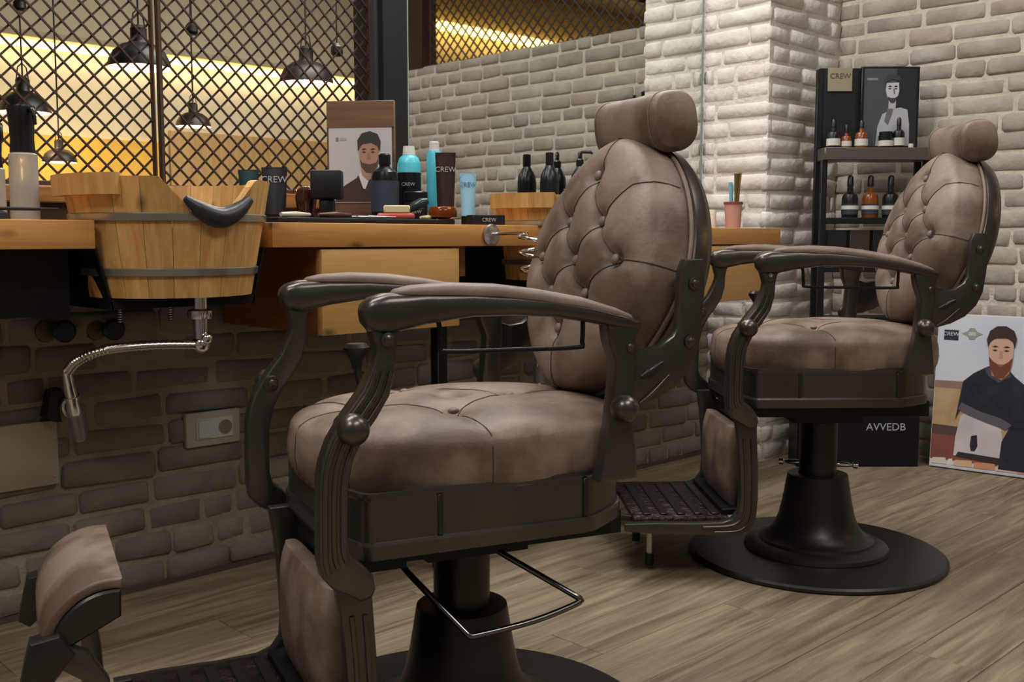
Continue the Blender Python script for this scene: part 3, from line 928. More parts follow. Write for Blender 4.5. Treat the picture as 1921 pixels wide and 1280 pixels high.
CH_ME = {}
SEAMS = [(.125, 1), (.125, -1), (-.118, 1), (-.118, -1)]
def build_chair_meshes():
    M = CH_ME
    M['base_disc'] = lathe_me('base_disc', [(0, 0), (.332, 0), (.336, .004), (.335, .010), (.328, .0145), (.20, .020), (0, .022)], 72, True, 30)
    M['pedestal'] = lathe_me('pedestal', [(0, .016), (.186, .016), (.189, .022), (.186, .032), (.172, .040), (.152, .044), (.150, .050), (.138, .054), (.126, .062), (.110, .082), (.099, .110), (.091, .145), (.085, .18), (.0795, .215), (.078, .222), (.074, .2235), (.050, .2235), (.050, .21), (0, .21)], 56, True, 30)
    M['neck'] = lathe_me('neck', [(0, .14), (.0485, .14), (.0485, .366), (.064, .372), (.064, .385), (0, .385)], 40, True, 30)
    M['collar_lever'] = tube_me('collar_lever', [(.046, 0, .250), (.078, 0, .250), (.081, 0, .250), (.087, 0, .250), (.090, 0, .250), (.101, 0, .250), (.103, 0, .250)], [.007, .007, .0035, .0035, .009, .009, .003], 12)
    # under frame: two bars, cross plates and sloped lug
    bm = bmesh.new()
    def addbox(bm, x0, x1, y0, y1, z0, z1):
        r = bmesh.ops.create_cube(bm, size=1)
        for v in r['verts']: v.co = Vector((x0 + (v.co.x + .5) * (x1 - x0), y0 + (v.co.y + .5) * (y1 - y0), z0 + (v.co.z + .5) * (z1 - z0)))
    for s in (-1, 1): addbox(bm, -.238, .20, s * .12 - .012, s * .12 + .012, .398, .437)
    addbox(bm, -.16, .14, -.11, .11, .402, .437); addbox(bm, -.09, .09, -.075, .075, .372, .40)
    addbox(bm, .17, .25, -.20, .20, .412, .437)
    M['under_frame'] = bm_mesh('under_frame', bm)
    M['release_handle'] = tube_me('release_handle', [(.128, .055, .372), (.128, .075, .366), (.118, .10, .352), (.066, .165, .288), (.058, .172, .281), (.046, .174, .279), (-.05, .176, .287), (-.128, .172, .301), (-.138, .168, .306), (-.132, .162, .313), (-.04, .075, .372), (-.03, .055, .380)], .0052, 12, 4)
    M['seat_frame'] = seatframe_me()
    for k, (sx, s) in enumerate(SEAMS):
        M['seam_strip#%d' % k] = box_me('seam_strip', sx - .004, sx + .004, s * .2225 - .0025, s * .2225 + .0025, .462, .523, .0008, 1)
    M['seat'] = seat_me()
    M['button'] = sphere_me('button', .0095, 14, 8, 1, 1, .55)
    M['ball'] = sphere_me('ball_joint', .0225, 24, 14)
    M['boltcap'] = lathe_me('bolt', [(0, .0), (.010, .0), (.010, .002), (.0065, .003), (.0062, .0055), (.003, .0075), (0, .0078)], 18)
    for v in M['boltcap'].vertices: v.co = Vector((v.co.x, v.co.z, v.co.y))
    M['ringbolt'] = lathe_me('bolt', [(0, .0), (.0145, .0), (.0145, .003), (.0115, .004), (.0105, .002), (.0075, .002), (.007, .006), (.003, .008), (0, .008)], 20)
    for v in M['ringbolt'].vertices: v.co = Vector((v.co.x, v.co.z, v.co.y))
    for s, nm in ((1, 'L'), (-1, 'R')):
        M['armrest#' + nm] = arm_me(s); M['arm_pad#' + nm] = armpad_me(s)
        y0, y1 = (s * .228, s * .262)
        y0, y1 = min(y0, y1), max(y0, y1)
        M['front_post#' + nm] = slab_me('front_post', FPOST_F + FPOST_B, y0, y1, .006, 3)
        # fluting: three ribs on the outer face
        F = spline([(p[0], 0, p[1]) for p in FPOST_F[4:13]], 4); B = spline([(p[0], 0, p[1]) for p in list(reversed(FPOST_B))[3:12]], 4)
        for k, q in enumerate((0.2, 0.5, 0.8)):
            pts = []
            for i in range(0, 29):
                a = F[int(i / 28 * (len(F) - 1))]; b = B[int(i / 28 * (len(B) - 1))]
                c = a.lerp(b, q); pts.append((c.x, s * .2615, c.z))
            M['rib#%s%d' % (nm, k)] = tube_me('rib', pts, .0042, 8)
        M['rear_post#' + nm] = slab_me('rear_post', [(-.132, .772), (-.137, .738), (-.150, .704), (-.146, .66), (-.140, .61), (-.130, .555), (-.122, .522), (-.190, .522), (-.188, .555), (-.181, .61), (-.180, .66), (-.186, .70), (-.184, .735), (-.192, .765)], y0, y1, .006, 3)
        br = [(-.170, .744), (-.186, .730), (-.205, .724), (-.232, .728), (-.255, .742), (-.264, .758), (-.266, .80), (-.268, .845), (-.276, .862), (-.310, .862), (-.314, .82), (-.309, .765), (-.303, .72), (-.288, .688), (-.262, .662), (-.228, .645), (-.196, .636), (-.165, .634)]
        yb0, yb1 = (s * .238, s * .257); yb0, yb1 = min(yb0, yb1), max(yb0, yb1)
        M['back_bracket#' + nm] = slab_me('back_bracket', br, yb0, yb1, .004, 2)
        M['slot#%s0' % nm] = tube_me('slot', [(-.196, s * .256, .681), (-.212, s * .2575, .690), (-.236, s * .256, .702)], [.003, .008, .003], 10, 3)
        M['slot#%s1' % nm] = tube_me('slot_rib', [(-.192, s * .258, .640), (-.215, s * .2585, .655), (-.246, s * .258, .682)], [.002, .004, .0015], 8, 3)
        M['towel_rail#' + nm] = tube_me('towel_rail', [(.150, s * .244, .786), (.134, s * .244, .776), (.131, s * .244, .742), (.122, s * .244, .734), (.02, s * .244, .732), (-.09, s * .244, .731), (-.098, s * .244, .738), (-.099, s * .244, .774)], .0036, 10, 3)
        yl0, yl1 = (s * .196, s * .224); yl0, yl1 = min(yl0, yl1), max(yl0, yl1)
        leg = [(.232, .42), (.228, .36), (.224, .29), (.222, .21), (.226, .160), (.238, .133), (.262, .120), (.31, .118), (.39, .121), (.47, .124), (.55, .130), (.552, .150), (.47, .152), (.38, .150), (.31, .152), (.285, .160), (.270, .180), (.267, .22), (.270, .29), (.276, .36), (.285, .42)]
        M['footrest_leg#' + nm] = slab_me('footrest_leg', leg, yl0, yl1, .005, 2)
        for k, q in enumerate((.3, .7)):
            A = spline([(p[0], 0, p[1]) for p in leg[1:8]], 4); Bq = spline([(p[0], 0, p[1]) for p in list(reversed(leg))[1:8]], 4)
            pts = []
            for i in range(24):
                a = A[int(i / 23 * (len(A) - 1))]; b = Bq[int(i / 23 * (len(Bq) - 1))]
                c = a.lerp(b, q); pts.append((c.x, s * .224, c.z))
            M['leg_rib#%s%d' % (nm, k)] = tube_me('leg_rib', pts, .004, 8)
        M['pad_arm#' + nm] = slab_me('pad_arm', [(.52, .128), (.575, .128), (.600, .150), (.602, .20), (.602, .262), (.616, .305), (.644, .326), (.655, .350), (.640, .360), (.604, .342), (.580, .300), (.572, .235), (.570, .19), (.562, .160), (.52, .152)], min(s * .135, s * .16), max(s * .135, s * .16), .006, 2)
        M['pad_hinge#' + nm] = slab_me('pad_hinge', [(.622, .345), (.648, .312), (.676, .288), (.692, .300), (.683, .342), (.676, .368), (.640, .374)], min(s * .128, s * .168), max(s * .128, s * .168), .006, 2)
    M['stub_leg'] = tube_me('stub_leg', [(0, 0, .102), (0, 0, .04)], .0085, 14)
    M['rubber_foot'] = lathe_me('rubber_foot', [(0, .010), (.0105, .011), (.0115, .02), (.0105, .043), (0, .044)], 14)
    M['backrest'] = backrest_me()
    for k, (a, b) in enumerate(CREASE):
        pts = []
        for q in range(25):
            yy, ss = a[0] + (b[0] - a[0]) * q / 24, a[1] + (b[1] - a[1]) * q / 24
            r = back_r(yy, ss)
            if r > 0.97:
                f = 1 / r
                for sc, off in ((.985, .046), (1.003, .030), (1.0125, .016), (1.0145, -.004)): pts.append(back_pt(yy * f * sc, ss * f * sc, off))
                break
            pts.append(back_pt(yy, ss, back_front(yy, ss, r) + .0005))
        if len(pts) > 3: M['bseam#%d' % k] = tube_me('seam', pts, .0011, 6)
    for k, (a, b) in enumerate(SCRE):
        pts = []
        for q in range(17):
            xx, yy = a[0] + (b[0] - a[0]) * q / 16, a[1] + (b[1] - a[1]) * q / 16
            r = seat_r(xx, yy)
            if r > 0.985: break
            pts.append((xx, yy, seat_top(xx, yy, r) + .0004))
        if len(pts) > 3:
            if seat_r(*b) > 0.99:
                x0, y0, _ = pts[-1]; f = 1.0 / max(seat_r(x0, y0), .5)
                for z_, sc in ((.584, 1.0), (.572, 1.004), (.550, 1.0085), (.530, .9985), (.513, .968)): pts.append((x0 * f * sc, y0 * f * sc, z_))
            M['sseam#%d' % k] = tube_me('seam', pts, .0012, 6)
    pts = []
    for k in range(96):
        a, b = back_shape(2 * PI * k / 96); pts.append(back_pt(a * 1.02, b * 1.02, -.018))
    M['piping'] = tube_me('piping', pts, .004, 8, 0, True)
    M['back_shell'] = shell_me()
    rings = []
    N = 17
    for i in range(N):
        q = -1 + 2 * i / (N - 1)
        yy = .006 + .103 * math.copysign(1 - (1 - abs(q)) ** 1.6, q)
        e = min(1, abs(yy - .006) / .103)
        sc = (1 - max(0, (e - .84) / .16) ** 2.2 * .14) * (0.965 + .035 * e)
        ring = []
        for k in range(36):
            c, s = sup(2 * PI * k / 36, 0.74)
            lx, lz = .047 * c * sc, .052 * s * sc
            ca, sa = math.cos(math.radians(-8)), math.sin(math.radians(-8))
            ring.append((-.356 + lx * ca - lz * sa, yy, 1.096 + lx * sa + lz * ca))
        rings.append(ring)
    M['headrest'] = loft_me('headrest', rings, True, 60)
    for s, nm in ((1, 'L'), (-1, 'R')):
        pts = []
        for k in range(36):
            c, s2 = sup(2 * PI * k / 36, 0.74)
            lx, lz = .0466 * c, .0515 * s2
            ca, sa = math.cos(math.radians(-8)), math.sin(math.radians(-8))
            pts.append((-.356 + lx * ca - lz * sa, s * .0905, 1.096 + lx * sa + lz * ca))
        M['head_seam#' + nm] = tube_me('head_seam', pts, .0018, 6, 0, True)
    M['headrest_bracket'] = slab_me('headrest_bracket', [(-.36, 1.10), (-.342, 1.06), (-.345, 1.0), (-.37, .93), (-.385, .92), (-.395, .99), (-.388, 1.05), (-.372, 1.09)], -.03, .03, .004, 2)
    M['recline_lever'] = tube_me('recline_lever', [(.05, -.235, .52), (.08, -.262, .56), (.095, -.27, .63), (.10, -.27, .66)], .0075, 12, 4)
    M['lever_knob'] = lathe_me('lever_knob', [(0, .648), (.008, .65), (.013, .668), (.024, .684), (.025, .691), (.018, .698), (0, .700)], 20)
    for v in M['lever_knob'].vertices: v.co += Vector((.10, -.27, 0))
    # calf pad between the footrest legs
    def pillow(name, cx, x_half, y_half, z0, z1, e=0.35):
        rings = []
        for i in range(11):
            q = -1 + 2 * i / 10; s_ = (1 - abs(q) ** 6) ** 0.5 if abs(q) < 1 else 0.0
            s_ = max(s_, 0.62)
            rings.append([(cx + x_half * (0.55 + .45 * s_) * sup(2 * PI * k / 28, e * 1.6)[0] * max(s_, .5), y_half * (0.97 + .03 * s_) * sup(2 * PI * k / 28, e)[1], (z0 + z1) / 2 + (z1 - z0) / 2 * q) for k in range(28)])
        return loft_me(name, rings, True, 60)
    M['calf_pad'] = pillow('calf_pad', .262, .027, .148, .175, .375)
    M['calf_plate'] = slab_me('calf_plate', [(.215, .160), (.215, .40), (.240, .40), (.242, .385), (.242, .175), (.30, .172), (.30, .156)], -.172, .172, .002, 1)
    M['foot_plate'] = box_me('foot_plate', .285, .525, -.195, .195, .142, .158, .004, 2)
    for k in range(5): M['tread#%d' % k] = box_me('tread', .305 + k * .043, .325 + k * .043, -.17, .17, .1585, .1625, .0015, 1)
    # curved front foot pad
    arc = [(.572 + .094 * math.sin(a), .345 + .092 * math.cos(a)) for a in [math.radians(d) for d in range(-8, 108, 8)]]
    inn = [(.572 + .079 * math.sin(a), .345 + .077 * math.cos(a)) for a in [math.radians(d) for d in range(-8, 108, 8)]]
    inn2 = [(.572 + .046 * math.sin(a), .345 + .042 * math.cos(a)) for a in [math.radians(d) for d in range(-8, 108, 8)]]
    M['foot_pad'] = slab_me('foot_pad', arc + inn[::-1], -.15, .15, .005, 3)
    M['foot_pad_shell'] = slab_me('foot_pad_shell', inn + [(.630, .350), (.598, .366), (.562, .384)], -.153, .153, .003, 1)

make_chair('brown leather barber chair facing the bucket basin, footrest pad raised by the brick wall', 1.161, 1.315, math.radians(161), -.045)
make_chair('brown leather barber chair standing before the leaning poster and display stand', 2.51, 1.40, math.radians(138), 0.0)

# ------------------------------------------------------------------ products
WHITE_P = mat('white_plastic', (226, 224, 218), 0.4)
BLACK_P = mat('black_plastic', (22, 22, 25), 0.28)
DKBROWN_P = mat('dark_brown_plastic', (52, 36, 32), 0.3)
CYAN_P = mat('cyan_plastic', (84, 190, 208), 0.32)
LBLUE_P = mat('light_blue_plastic', (150, 200, 222), 0.35)
GREYTXT = mat('silver_print', (170, 166, 166), 0.5)
DKTXT = mat('dark_print', (40, 44, 54), 0.5)
AMBER_G = mat('amber_glass', (150, 70, 22), 0.12, trans=0.35, rgb2=(110, 46, 14), nscale=20)
CLEAR = mat('clear_glass', (236, 240, 236), 0.04, trans=0.9, ior=1.3)
CT = 0.8835
FACE = math.radians(-44.3 - 90 + 90)   # towards the viewer of the counter

def lettering(body, size, m, parent, loc, rz=0.0, name='lettering', tilt=0.0):
    """upright lettering that looks along local -y"""
    return put(name, text_me(name, body, size), m, parent, loc, (PI / 2 + tilt, 0, rz))

def squeeze_tube(label, x, y, rz, h, w_, body, cap, txt=None, tm=None, cap_h=0.022, capdown=True, th=0.018, z=CT, band=None):
    t = thing('squeeze_tube', label, 'tube', (x, y, z), rz)
    rings = []
    for i in range(9):
        q = i / 8
        hw = w_ / 2 * (0.80 + 0.20 * q); hd = th * (1 - q) + 0.002 * q
        rings.append([(hw * math.cos(2 * PI * k / 24) , hd * math.sin(2 * PI * k / 24), cap_h + q * (h - cap_h)) for k in range(24)])
    put('tube_body', loft_me('tube_body', rings, True, 60), body, t)
    put('crimp', box_me('crimp', -w_ / 2, w_ / 2, -.0022, .0022, h - .010, h + .001), body, t)
    rings = [[((w_ / 2 * .80) * math.cos(2 * PI * k / 24), th * 1.0 * math.sin(2 * PI * k / 24), zz) for k in range(24)] for zz in (0, cap_h)]
    put('cap', loft_me('cap', rings, True, 40), cap, t)
    if txt:
        # follow the taper of the tube face
        q = 0.74; yy = -(th * (1 - q) + .002 * q) - .0016
        tl = math.atan2(th - .002, h - cap_h)
        lettering(txt, w_ * .36, tm or GREYTXT, t, (0, yy, cap_h + q * (h - cap_h)), 0, 'lettering', -tl)
    return t

def bottle(name, label, cat, x, y, prof, body, capprof=None, cap=None, rz=0.0, txt=None, ts=0.01, tz=0.06, tr=0.03, tm=None, group=None, z=CT, label_band=None, seg=28):
    t = thing(name, label, cat, (x, y, z), rz, group)
    lathe('bottle_body', prof, body, t, seg=seg)
    if capprof: lathe('cap', capprof, cap, t, seg=24)
    if label_band:
        z0, z1, r, m = label_band
        lathe('paper_label', [(r, z0), (r + .0006, z0), (r + .0006, z1), (r, z1)], m, t, seg=seg)
    if txt: lettering(txt, ts, tm or GREYTXT, t, (0, -tr - .001, tz))
    return t

TW = math.radians(-43)   # objects turned to the salon
squeeze_tube('black squeeze tube with silver lettering CREW beside the bucket', 1.323, 2.15, TW, 0.130, 0.060, mat('charcoal_tube', (44, 44, 46), 0.3), BLACK_P, 'CREW')
squeeze_tube('dark teal squeeze tube half hidden behind the charcoal tube', 1.325, 2.27, TW, 0.130, 0.050, mat('dark_teal', (28, 58, 58), 0.35), BLACK_P)
t = bottle('bottle', 'small round dark brown bottle between the charcoal tube and the black cup', 'bottle', 1.375, 2.10,
       [(0, 0), (.020, 0), (.022, .006), (.021, .03), (.024, .05), (.026, .062), (.022, .078), (.012, .086), (0, .087)], mat('oxblood_plastic', (60, 26, 24), 0.12, coat=0.6))
t = thing('shaving_cup', 'matt black square topped cup on a narrow stem', 'cup', (1.393, 2.04, CT), TW)
put('cup', box_me('cup', -.035, .035, -.024, .024, .056, .122, .004, 2), mat('matt_black', (16, 16, 20), 0.5), t)
put('stem', box_me('stem', -.017, .017, -.015, .015, .0, .056, .004, 2), BLACK_P, t)

# counter-top advertising display
t = thing('poster_display', 'counter display card of a man under a brown wooden header', 'poster', (1.700, 2.325, CT), math.radians(-52))
W2 = .094; H0, H1 = .0, .333
put('frame', box_me('frame', -W2, W2, -.006, .006, 0, H1, .002, 1), wood('display_frame', (112, 84, 62), (86, 60, 44), 'X', knots=False), t)
put('header', box_me('header', -W2 + .002, W2 - .002, -.0085, -.006, .262, .330), wood('display_header', (128, 96, 66), (100, 72, 50), 'X', knots=False), t)
pf = put('print', box_me('print', -W2 + .006, W2 - .008, -.0075, -.006, .062, .262), mat('print_pale_grey', (196, 192, 192), 0.6), t)
def shape(nm, pts, m, par, y): return put(nm, poly_me(nm, pts, .0005), m, par, (0, y, 0))
JK = mat('print_maroon', (70, 50, 48), 0.6); SKIN = mat('print_skin', (176, 134, 112), 0.6); HAIR = mat('print_dark_hair', (58, 52, 50), 0.6)
shape('jacket', [(-.072, .064), (-.068, .09), (-.045, .108), (-.012, .128), (.0, .145), (.04, .145), (.07, .125), (.084, .11), (.084, .064)], JK, pf, -.0076)
shape('shirt', [(-.006, .135), (.0, .145), (.03, .14), (.012, .098), (.006, .1)], mat('print_white', (220, 216, 212), 0.6), pf, -.0082)
shape('neck_skin', [(.0, .165), (.003, .135), (.02, .12), (.04, .135), (.045, .165)], SKIN, pf, -.0084)
shape('face', [(-.004, .215), (-.004, .185), (.002, .160), (.016, .146), (.03, .146), (.044, .16), (.05, .19), (.05, .22)], SKIN, pf, -.0088)
shape('beard', [(-.002, .178), (.002, .158), (.016, .142), (.031, .142), (.046, .158), (.049, .178), (.042, .168), (.024, .164), (.006, .168)], mat('print_beard', (92, 70, 60), 0.6), pf, -.0092)
for ex in (.010, .034): shape('eye', [(ex - .006, .196), (ex, .199), (ex + .006, .196), (ex, .194)], HAIR, pf, -.0092)
for ex in (.010, .034): shape('brow', [(ex - .008, .203), (ex, .207), (ex + .008, .204), (ex, .202)], HAIR, pf, -.0092)
shape('nose', [(.020, .196), (.017, .180), (.022, .177), (.028, .180), (.025, .196)], mat('print_nose_tan', (160, 118, 98), .6), pf, -.0092)
shape('hair', [(-.007, .2), (-.008, .228), (.004, .246), (.026, .252), (.048, .244), (.056, .225), (.053, .198), (.047, .212), (.03, .222), (.006, .219)], HAIR, pf, -.0096)
shape('logo_mark', [(-.068, .226), (-.068, .236), (-.061, .236), (-.061, .226)], mat('print_slate', (120, 124, 130), 0.6), pf, -.0076)
shape('logo_text', [(-.057, .228), (-.057, .235), (-.038, .235), (-.038, .228)], mat('print_fog', (164, 166, 170), 0.6), pf, -.0076)

bottle('bottle', 'tall black bottle with blue grey label in front of the counter display card', 'bottle', 1.690, 2.21,
       [(0, 0), (.034, 0), (.036, .004), (.036, .125), (.033, .138), (.018, .148), (.014, .152), (.014, .158), (0, .158)], BLACK_P,
       [(.0, .158), (.016, .158), (.016, .182), (.011, .186), (0, .186)], BLACK_P, label_band=(.035, .115, .0362, mat('slate_label', (56, 64, 78), 0.5)))
bottle('bottle', 'cyan bottle with white cap and black label by the counter display card', 'bottle', 1.795, 2.24,
       [(0, 0), (.030, 0), (.032, .004), (.032, .165), (.026, .182), (.016, .190), (0, .190)], CYAN_P,
       [(0, .190), (.017, .190), (.0155, .213), (0, .214)], WHITE_P, TW, 'CREW', .013, .110, .0335, label_band=(.004, .142, .0322, BLACK_P))
bottle('jar', 'short black jar with pale lettering before the cyan bottle', 'jar', 1.757, 2.165,
       [(0, 0), (.030, 0), (.031, .003), (.031, .06), (.029, .064), (0, .064)], BLACK_P,
       [(0, .064), (.032, .064), (.032, .086), (.030, .088), (0, .088)], BLACK_P, TW, 'CREW', .012, .035, .0315)
bottle('bottle', 'slim tall cyan bottle with white cap behind the dark brown tube', 'bottle', 1.842, 2.19,
       [(0, 0), (.0195, 0), (.0205, .003), (.0205, .19), (.016, .201), (0, .201)], CYAN_P,
       [(0, .201), (.0135, .201), (.0135, .223), (.012, .225), (0, .225)], WHITE_P, label_band=(.0, .035, .0207, WHITE_P))
squeeze_tube('tall dark brown squeeze tube with silver lettering CREW', 1.822, 2.12, TW, 0.190, 0.054, DKBROWN_P, BLACK_P, 'CREW', th=.02)
squeeze_tube('light blue squeeze tube on a black cap', 1.838, 2.05, TW, 0.134, 0.044, LBLUE_P, BLACK_P, 'CREW', mat('blue_print', (84, 130, 160), 0.5), cap_h=.024, th=.016)
# mat, brushes, small tools
matte = tag(box('counter_mat', 1.215, 1.72, 1.965, 2.30, CT - .0005, CT + .012, RUBBER, bev=.003, seg=2), 'flat black rubber mat along the pine counter edge', 'mat')
CM = CT + .012
def rod_thing(name, label, cat, p0, p1, rad, m, n=10, flat=None):
    b = Vector(p0); o = put(name, tube_me(name, [Vector((0, 0, 0)), (Vector(p1) - b) * .5, Vector(p1) - b], rad, n, 5, False, flat), m, None, p0)
    return tag(o, label, cat)
t = thing('neck_brush', 'red backed brush with cream bristles and dark green handle lying on the mat', 'brush', (1.585, 2.03, CM), math.radians(-38))
put('brush_back', box_me('brush_back', -.046, .046, -.016, .016, .0, .015, .006, 3), mat('brush_red', (196, 86, 74), 0.35), t)
put('bristles', box_me('bristles', -.030, .034, -.013, .013, .015, .034, .003, 1), mat('bristle_cream', (226, 208, 160), 0.8), t)
tube('handle', [(.030, 0, .024), (.055, 0, .036), (.078, 0, .046)], [.008, .012, .013, .006], mat('brush_green', (44, 60, 56), 0.25), t, 12, 4)
rod_thing('razor', 'cream handled razor lying on the mat beside the bucket', 'razor', (1.235, 1.985, CM + .006), (1.325, 2.01, CM + .007), [.005, .007, .004], mat('horn_cream', (214, 196, 172), 0.3))
rod_thing('comb', 'dark brown tapered comb lying on the mat', 'comb', (1.335, 1.99, CM + .007), (1.43, 2.0, CM + .007), [.004, .0085, .004], mat('horn_brown', (84, 56, 46), 0.3))
t = thing('scissors', 'open steel scissors lying flat on the black mat', 'scissors', (1.50, 2.01, CM), math.radians(-30))
for s in (-1, 1):
    bl = tube('blade', [(-.01, 0, .004), (.055, s * .006, .004)], [.0045, .001], STEEL, t, 8, 0)
    tube('finger_ring', [(-.05 + .013 * math.cos(k * PI / 8), s * .016 + .011 * math.sin(k * PI / 8), .004) for k in range(16)], .0025, STEEL, t, 8, 0, True)
    tube('shank', [(-.01, 0, .004), (-.037, s * .012, .004)], .003, STEEL, t, 8)
rod_thing('brush_stick', 'slim cream stick lying at the mat edge by the amber jar', 'stick', (1.625, 1.985, CM + .005), (1.70, 2.02, CM + .005), [.003, .006, .0055], mat('bristle_cream', (226, 208, 160), 0.8))
t = bottle('glass_jar', 'low amber glass jar standing at the counter edge', 'jar', 1.705, 1.995, [(0, .002), (.020, .002), (.034, .006), (.036, .018), (.033, .030), (.031, .032), (.028, .030), (.028, .010), (0, .008)], AMBER_G, z=CM)
t = thing('product_box', 'low black carton with white print lying on the counter', 'box', (1.850, 1.99, CT), math.radians(-20))
put('carton', box_me('carton', -.045, .045, -.014, .03, 0, .026, .001, 1), mat('black_card', (20, 22, 28), 0.5), t)
lettering('CREW', .014, GREYTXT, t, (0, -.0148, .013))
# pump bottles by the bucket behind the chair
def pump_bottle(label, x, y, r, h, pump=True, txt=True):
    t = thing('pump_bottle', label, 'bottle', (x, y, CT), TW)
    lathe('bottle_body', [(0, 0), (r * .95, 0), (r, .004), (r, h * .72), (r * .92, h * .84), (r * .55, h * .95), (r * .36, h), (0, h)], BLACK_P, t)
    p = lathe('pump_collar' if pump else 'cap', [(0, h), (r * .42, h), (r * .42, h + .020 if pump else h + .038), (r * .30, h + (.024 if pump else .040)), (0, h + (.024 if pump else .040))], BLACK_P, t)
    if pump:
        tube('pump_head', [(0, 0, h + .02), (0, 0, h + .043), (.006, 0, h + .048), (.036, 0, h + .046), (.042, 0, h + .041)], [.007, .0075, .0065, .005, .004], BLACK_P, p, 10)
    if txt: lettering('CREW', r * .62, GREYTXT, t, (0, -r - .0008, h * .50))
    return t
pump_bottle('black bottle with plain cylinder cap standing close to the mirror', 2.500, 2.388, .0315, .205, False)
pump_bottle('black pump bottle with spout standing close to the mirror', 2.648, 2.388, .0315, .208)
# spray bottles
def spray(label, x, y, r, h):
    t = thing('spray_bottle', label, 'spray bottle', (x, y, CT), 0.3, None)
    lathe('bottle_body', [(0, 0), (r, 0), (r, .003), (r * .97, h), (r * .80, h + .004), (0, h + .004)], mat('frosted_clear', (214, 214, 208), 0.25, trans=0.55, ior=1.2), t)
    lathe('liquid', [(0, .003), (r - .003, .003), (r * .97 - .003, h * .55), (0, h * .55)], mat('cloudy_liquid', (170, 164, 158), 0.3, trans=0.3, ior=1.2), t)
    lathe('sprayer', [(0, h + .004), (r * .86, h + .004), (r * .80, h + .03), (r * .86, h + .06), (r * .98, h + .088), (r * .94, h + .092), (0, h + .093)], BLACK_P, t)
    tube('trigger', [(0, -r * .6, h + .085), (0, -r * 1.25, h + .082), (0, -r * 1.5, h + .055)], [.006, .005, .003], BLACK_P, t, 8, 4)
spray('clear spray bottle with tall black sprayer at the counter end by the bucket', .742, 2.10, .0265, .125)
spray('clear spray bottle with black sprayer beside the front spray bottle, by the lattice', .735, 2.26, .0265, .105)
rod_thing('barber_comb', 'thin black comb bar lying across in front of the spray bottles', 'comb', (.60, 2.0, CT + .02), (.765, 2.0, CT + .02), [.003, .0035, .003], RUBBER)
t = bottle('comb_stand', 'low black puck holding up the thin comb bar', 'stand', .66, 2.0, [(0, 0), (.016, 0), (.014, .012), (.006, .0165), (0, .0165)], RUBBER)
# hair dryer holder
t = thing('dryer_holder', 'chrome spiral hair dryer holder fixed to the pine counter edge', 'holder', (1.824, 1.947, .858))
put('mount_disc', lathe_me('mount_disc', [(0, 0), (.027, 0), (.028, .004), (.022, .007), (0, .008)], 28), mat('satin_chrome', (190, 190, 194), 0.3, 1.0), t, (0, 0, 0), (PI / 2, 0, 0))
pts = [(0, 0, .002), (0.005, -.06, .004), (.01, -.115, .004)]
for k in range(0, 46):
    a = PI * 0.5 + k / 45 * 2 * PI * 2.6
    R = .055 - .008 * k / 45
    pts.append((.012 + R * math.cos(a), -.165 + R * math.sin(a), .002 - .105 * k / 45))
tube('spiral_wire', pts, .0042, CHROME, t, 10, 2)
# tumbler with combs near the pillar
t = thing('comb_tumbler', 'rose pink tumbler standing on the counter by the white pillar', 'tumbler', (3.13, 2.10, CT))
lathe('tumbler', [(0, .0), (.026, 0), (.031, .09), (.029, .092), (.025, .006), (0, .006)], mat('rose_plastic', (186, 140, 130), 0.35), t)
lathe('rim', [(.0305, .084), (.0335, .085), (.0335, .092), (.0305, .093)], mat('rose_dark', (120, 70, 66), 0.4), t)
for i, (ax, ay, hh, c, nm, lab) in enumerate(((-.012, .0, .165, (120, 176, 206), 'styling_comb', 'blue comb standing in the pink tumbler'), (.006, .01, .158, (196, 212, 216), 'styling_comb', 'pale grey comb standing in the pink tumbler'),
                                              (.016, -.004, .20, (150, 100, 56), 'hair_brush', 'brown wooden brush handle standing in the pink tumbler'), (-.006, -.012, .195, (78, 84, 52), 'hair_brush', 'olive brush standing in the pink tumbler'))):
    o = put(nm, tube_me(nm, [(0, 0, 0), (ax * .3, ay * .3, hh * .6), (ax * .7, ay * .7, hh - .012)], [.004, .006, .011 if i > 2 else .007], 10, 5), mat('comb_col_%d' % i, c, .4), None, (3.13 + ax, 2.10 + ay, CT + .007))
    tag(o, lab, 'comb' if 'comb' in nm else 'brush')
bottle('jar', 'small white jar next to the pink tumbler', 'jar', 3.085, 2.16, [(0, 0), (.016, 0), (.017, .002), (.017, .05), (0, .05)], WHITE_P, [(0, .05), (.0175, .05), (.0175, .066), (0, .067)], WHITE_P)

# ------------------------------------------------------------------ display stand in the corner
RT = math.radians(-44.27)      # runs along the view's width, front looks at the salon
st = thing('display_stand', 'black metal product display stand in the corner by the white pillar', 'display stand', (3.635, 1.83, 0), RT)
SB = mat('stand_black', (26, 26, 28), 0.45, 0.3)
hw = .187
put('base', box_me('base', -.262, hw + .004, -.012, .115, 0, .33, .003, 1), mat('base_black_navy', (12, 12, 20), 0.4), st)
lettering('AVVEDB', .040, mat('base_white_print', (190, 190, 200), 0.5), st, (.065, -.0135, .150), 0)
for sx in (-1, 1):
    for sy in (0.0, .082):
        put('post', box_me('post', sx * hw - .011, sx * hw + .011, sy - .011 + .011, sy + .022, .33, 1.47 if (sx < 0 and sy > 0) else 1.135, .0015, 1), SB, st)
for z, tt in ((.56, .02), (.745, .02), (.925, .022)):
    put('shelf', box_me('shelf', -hw + .011, hw - .011, .0, .103, z - tt, z, .0015, 1), SB, st)
put('top_shelf', box_me('top_shelf', -hw - .004, hw + .012, -.012, .108, 1.132, 1.178, .003, 1), mat('top_shelf_grey', (104, 98, 90), 0.4, 0.5), st)
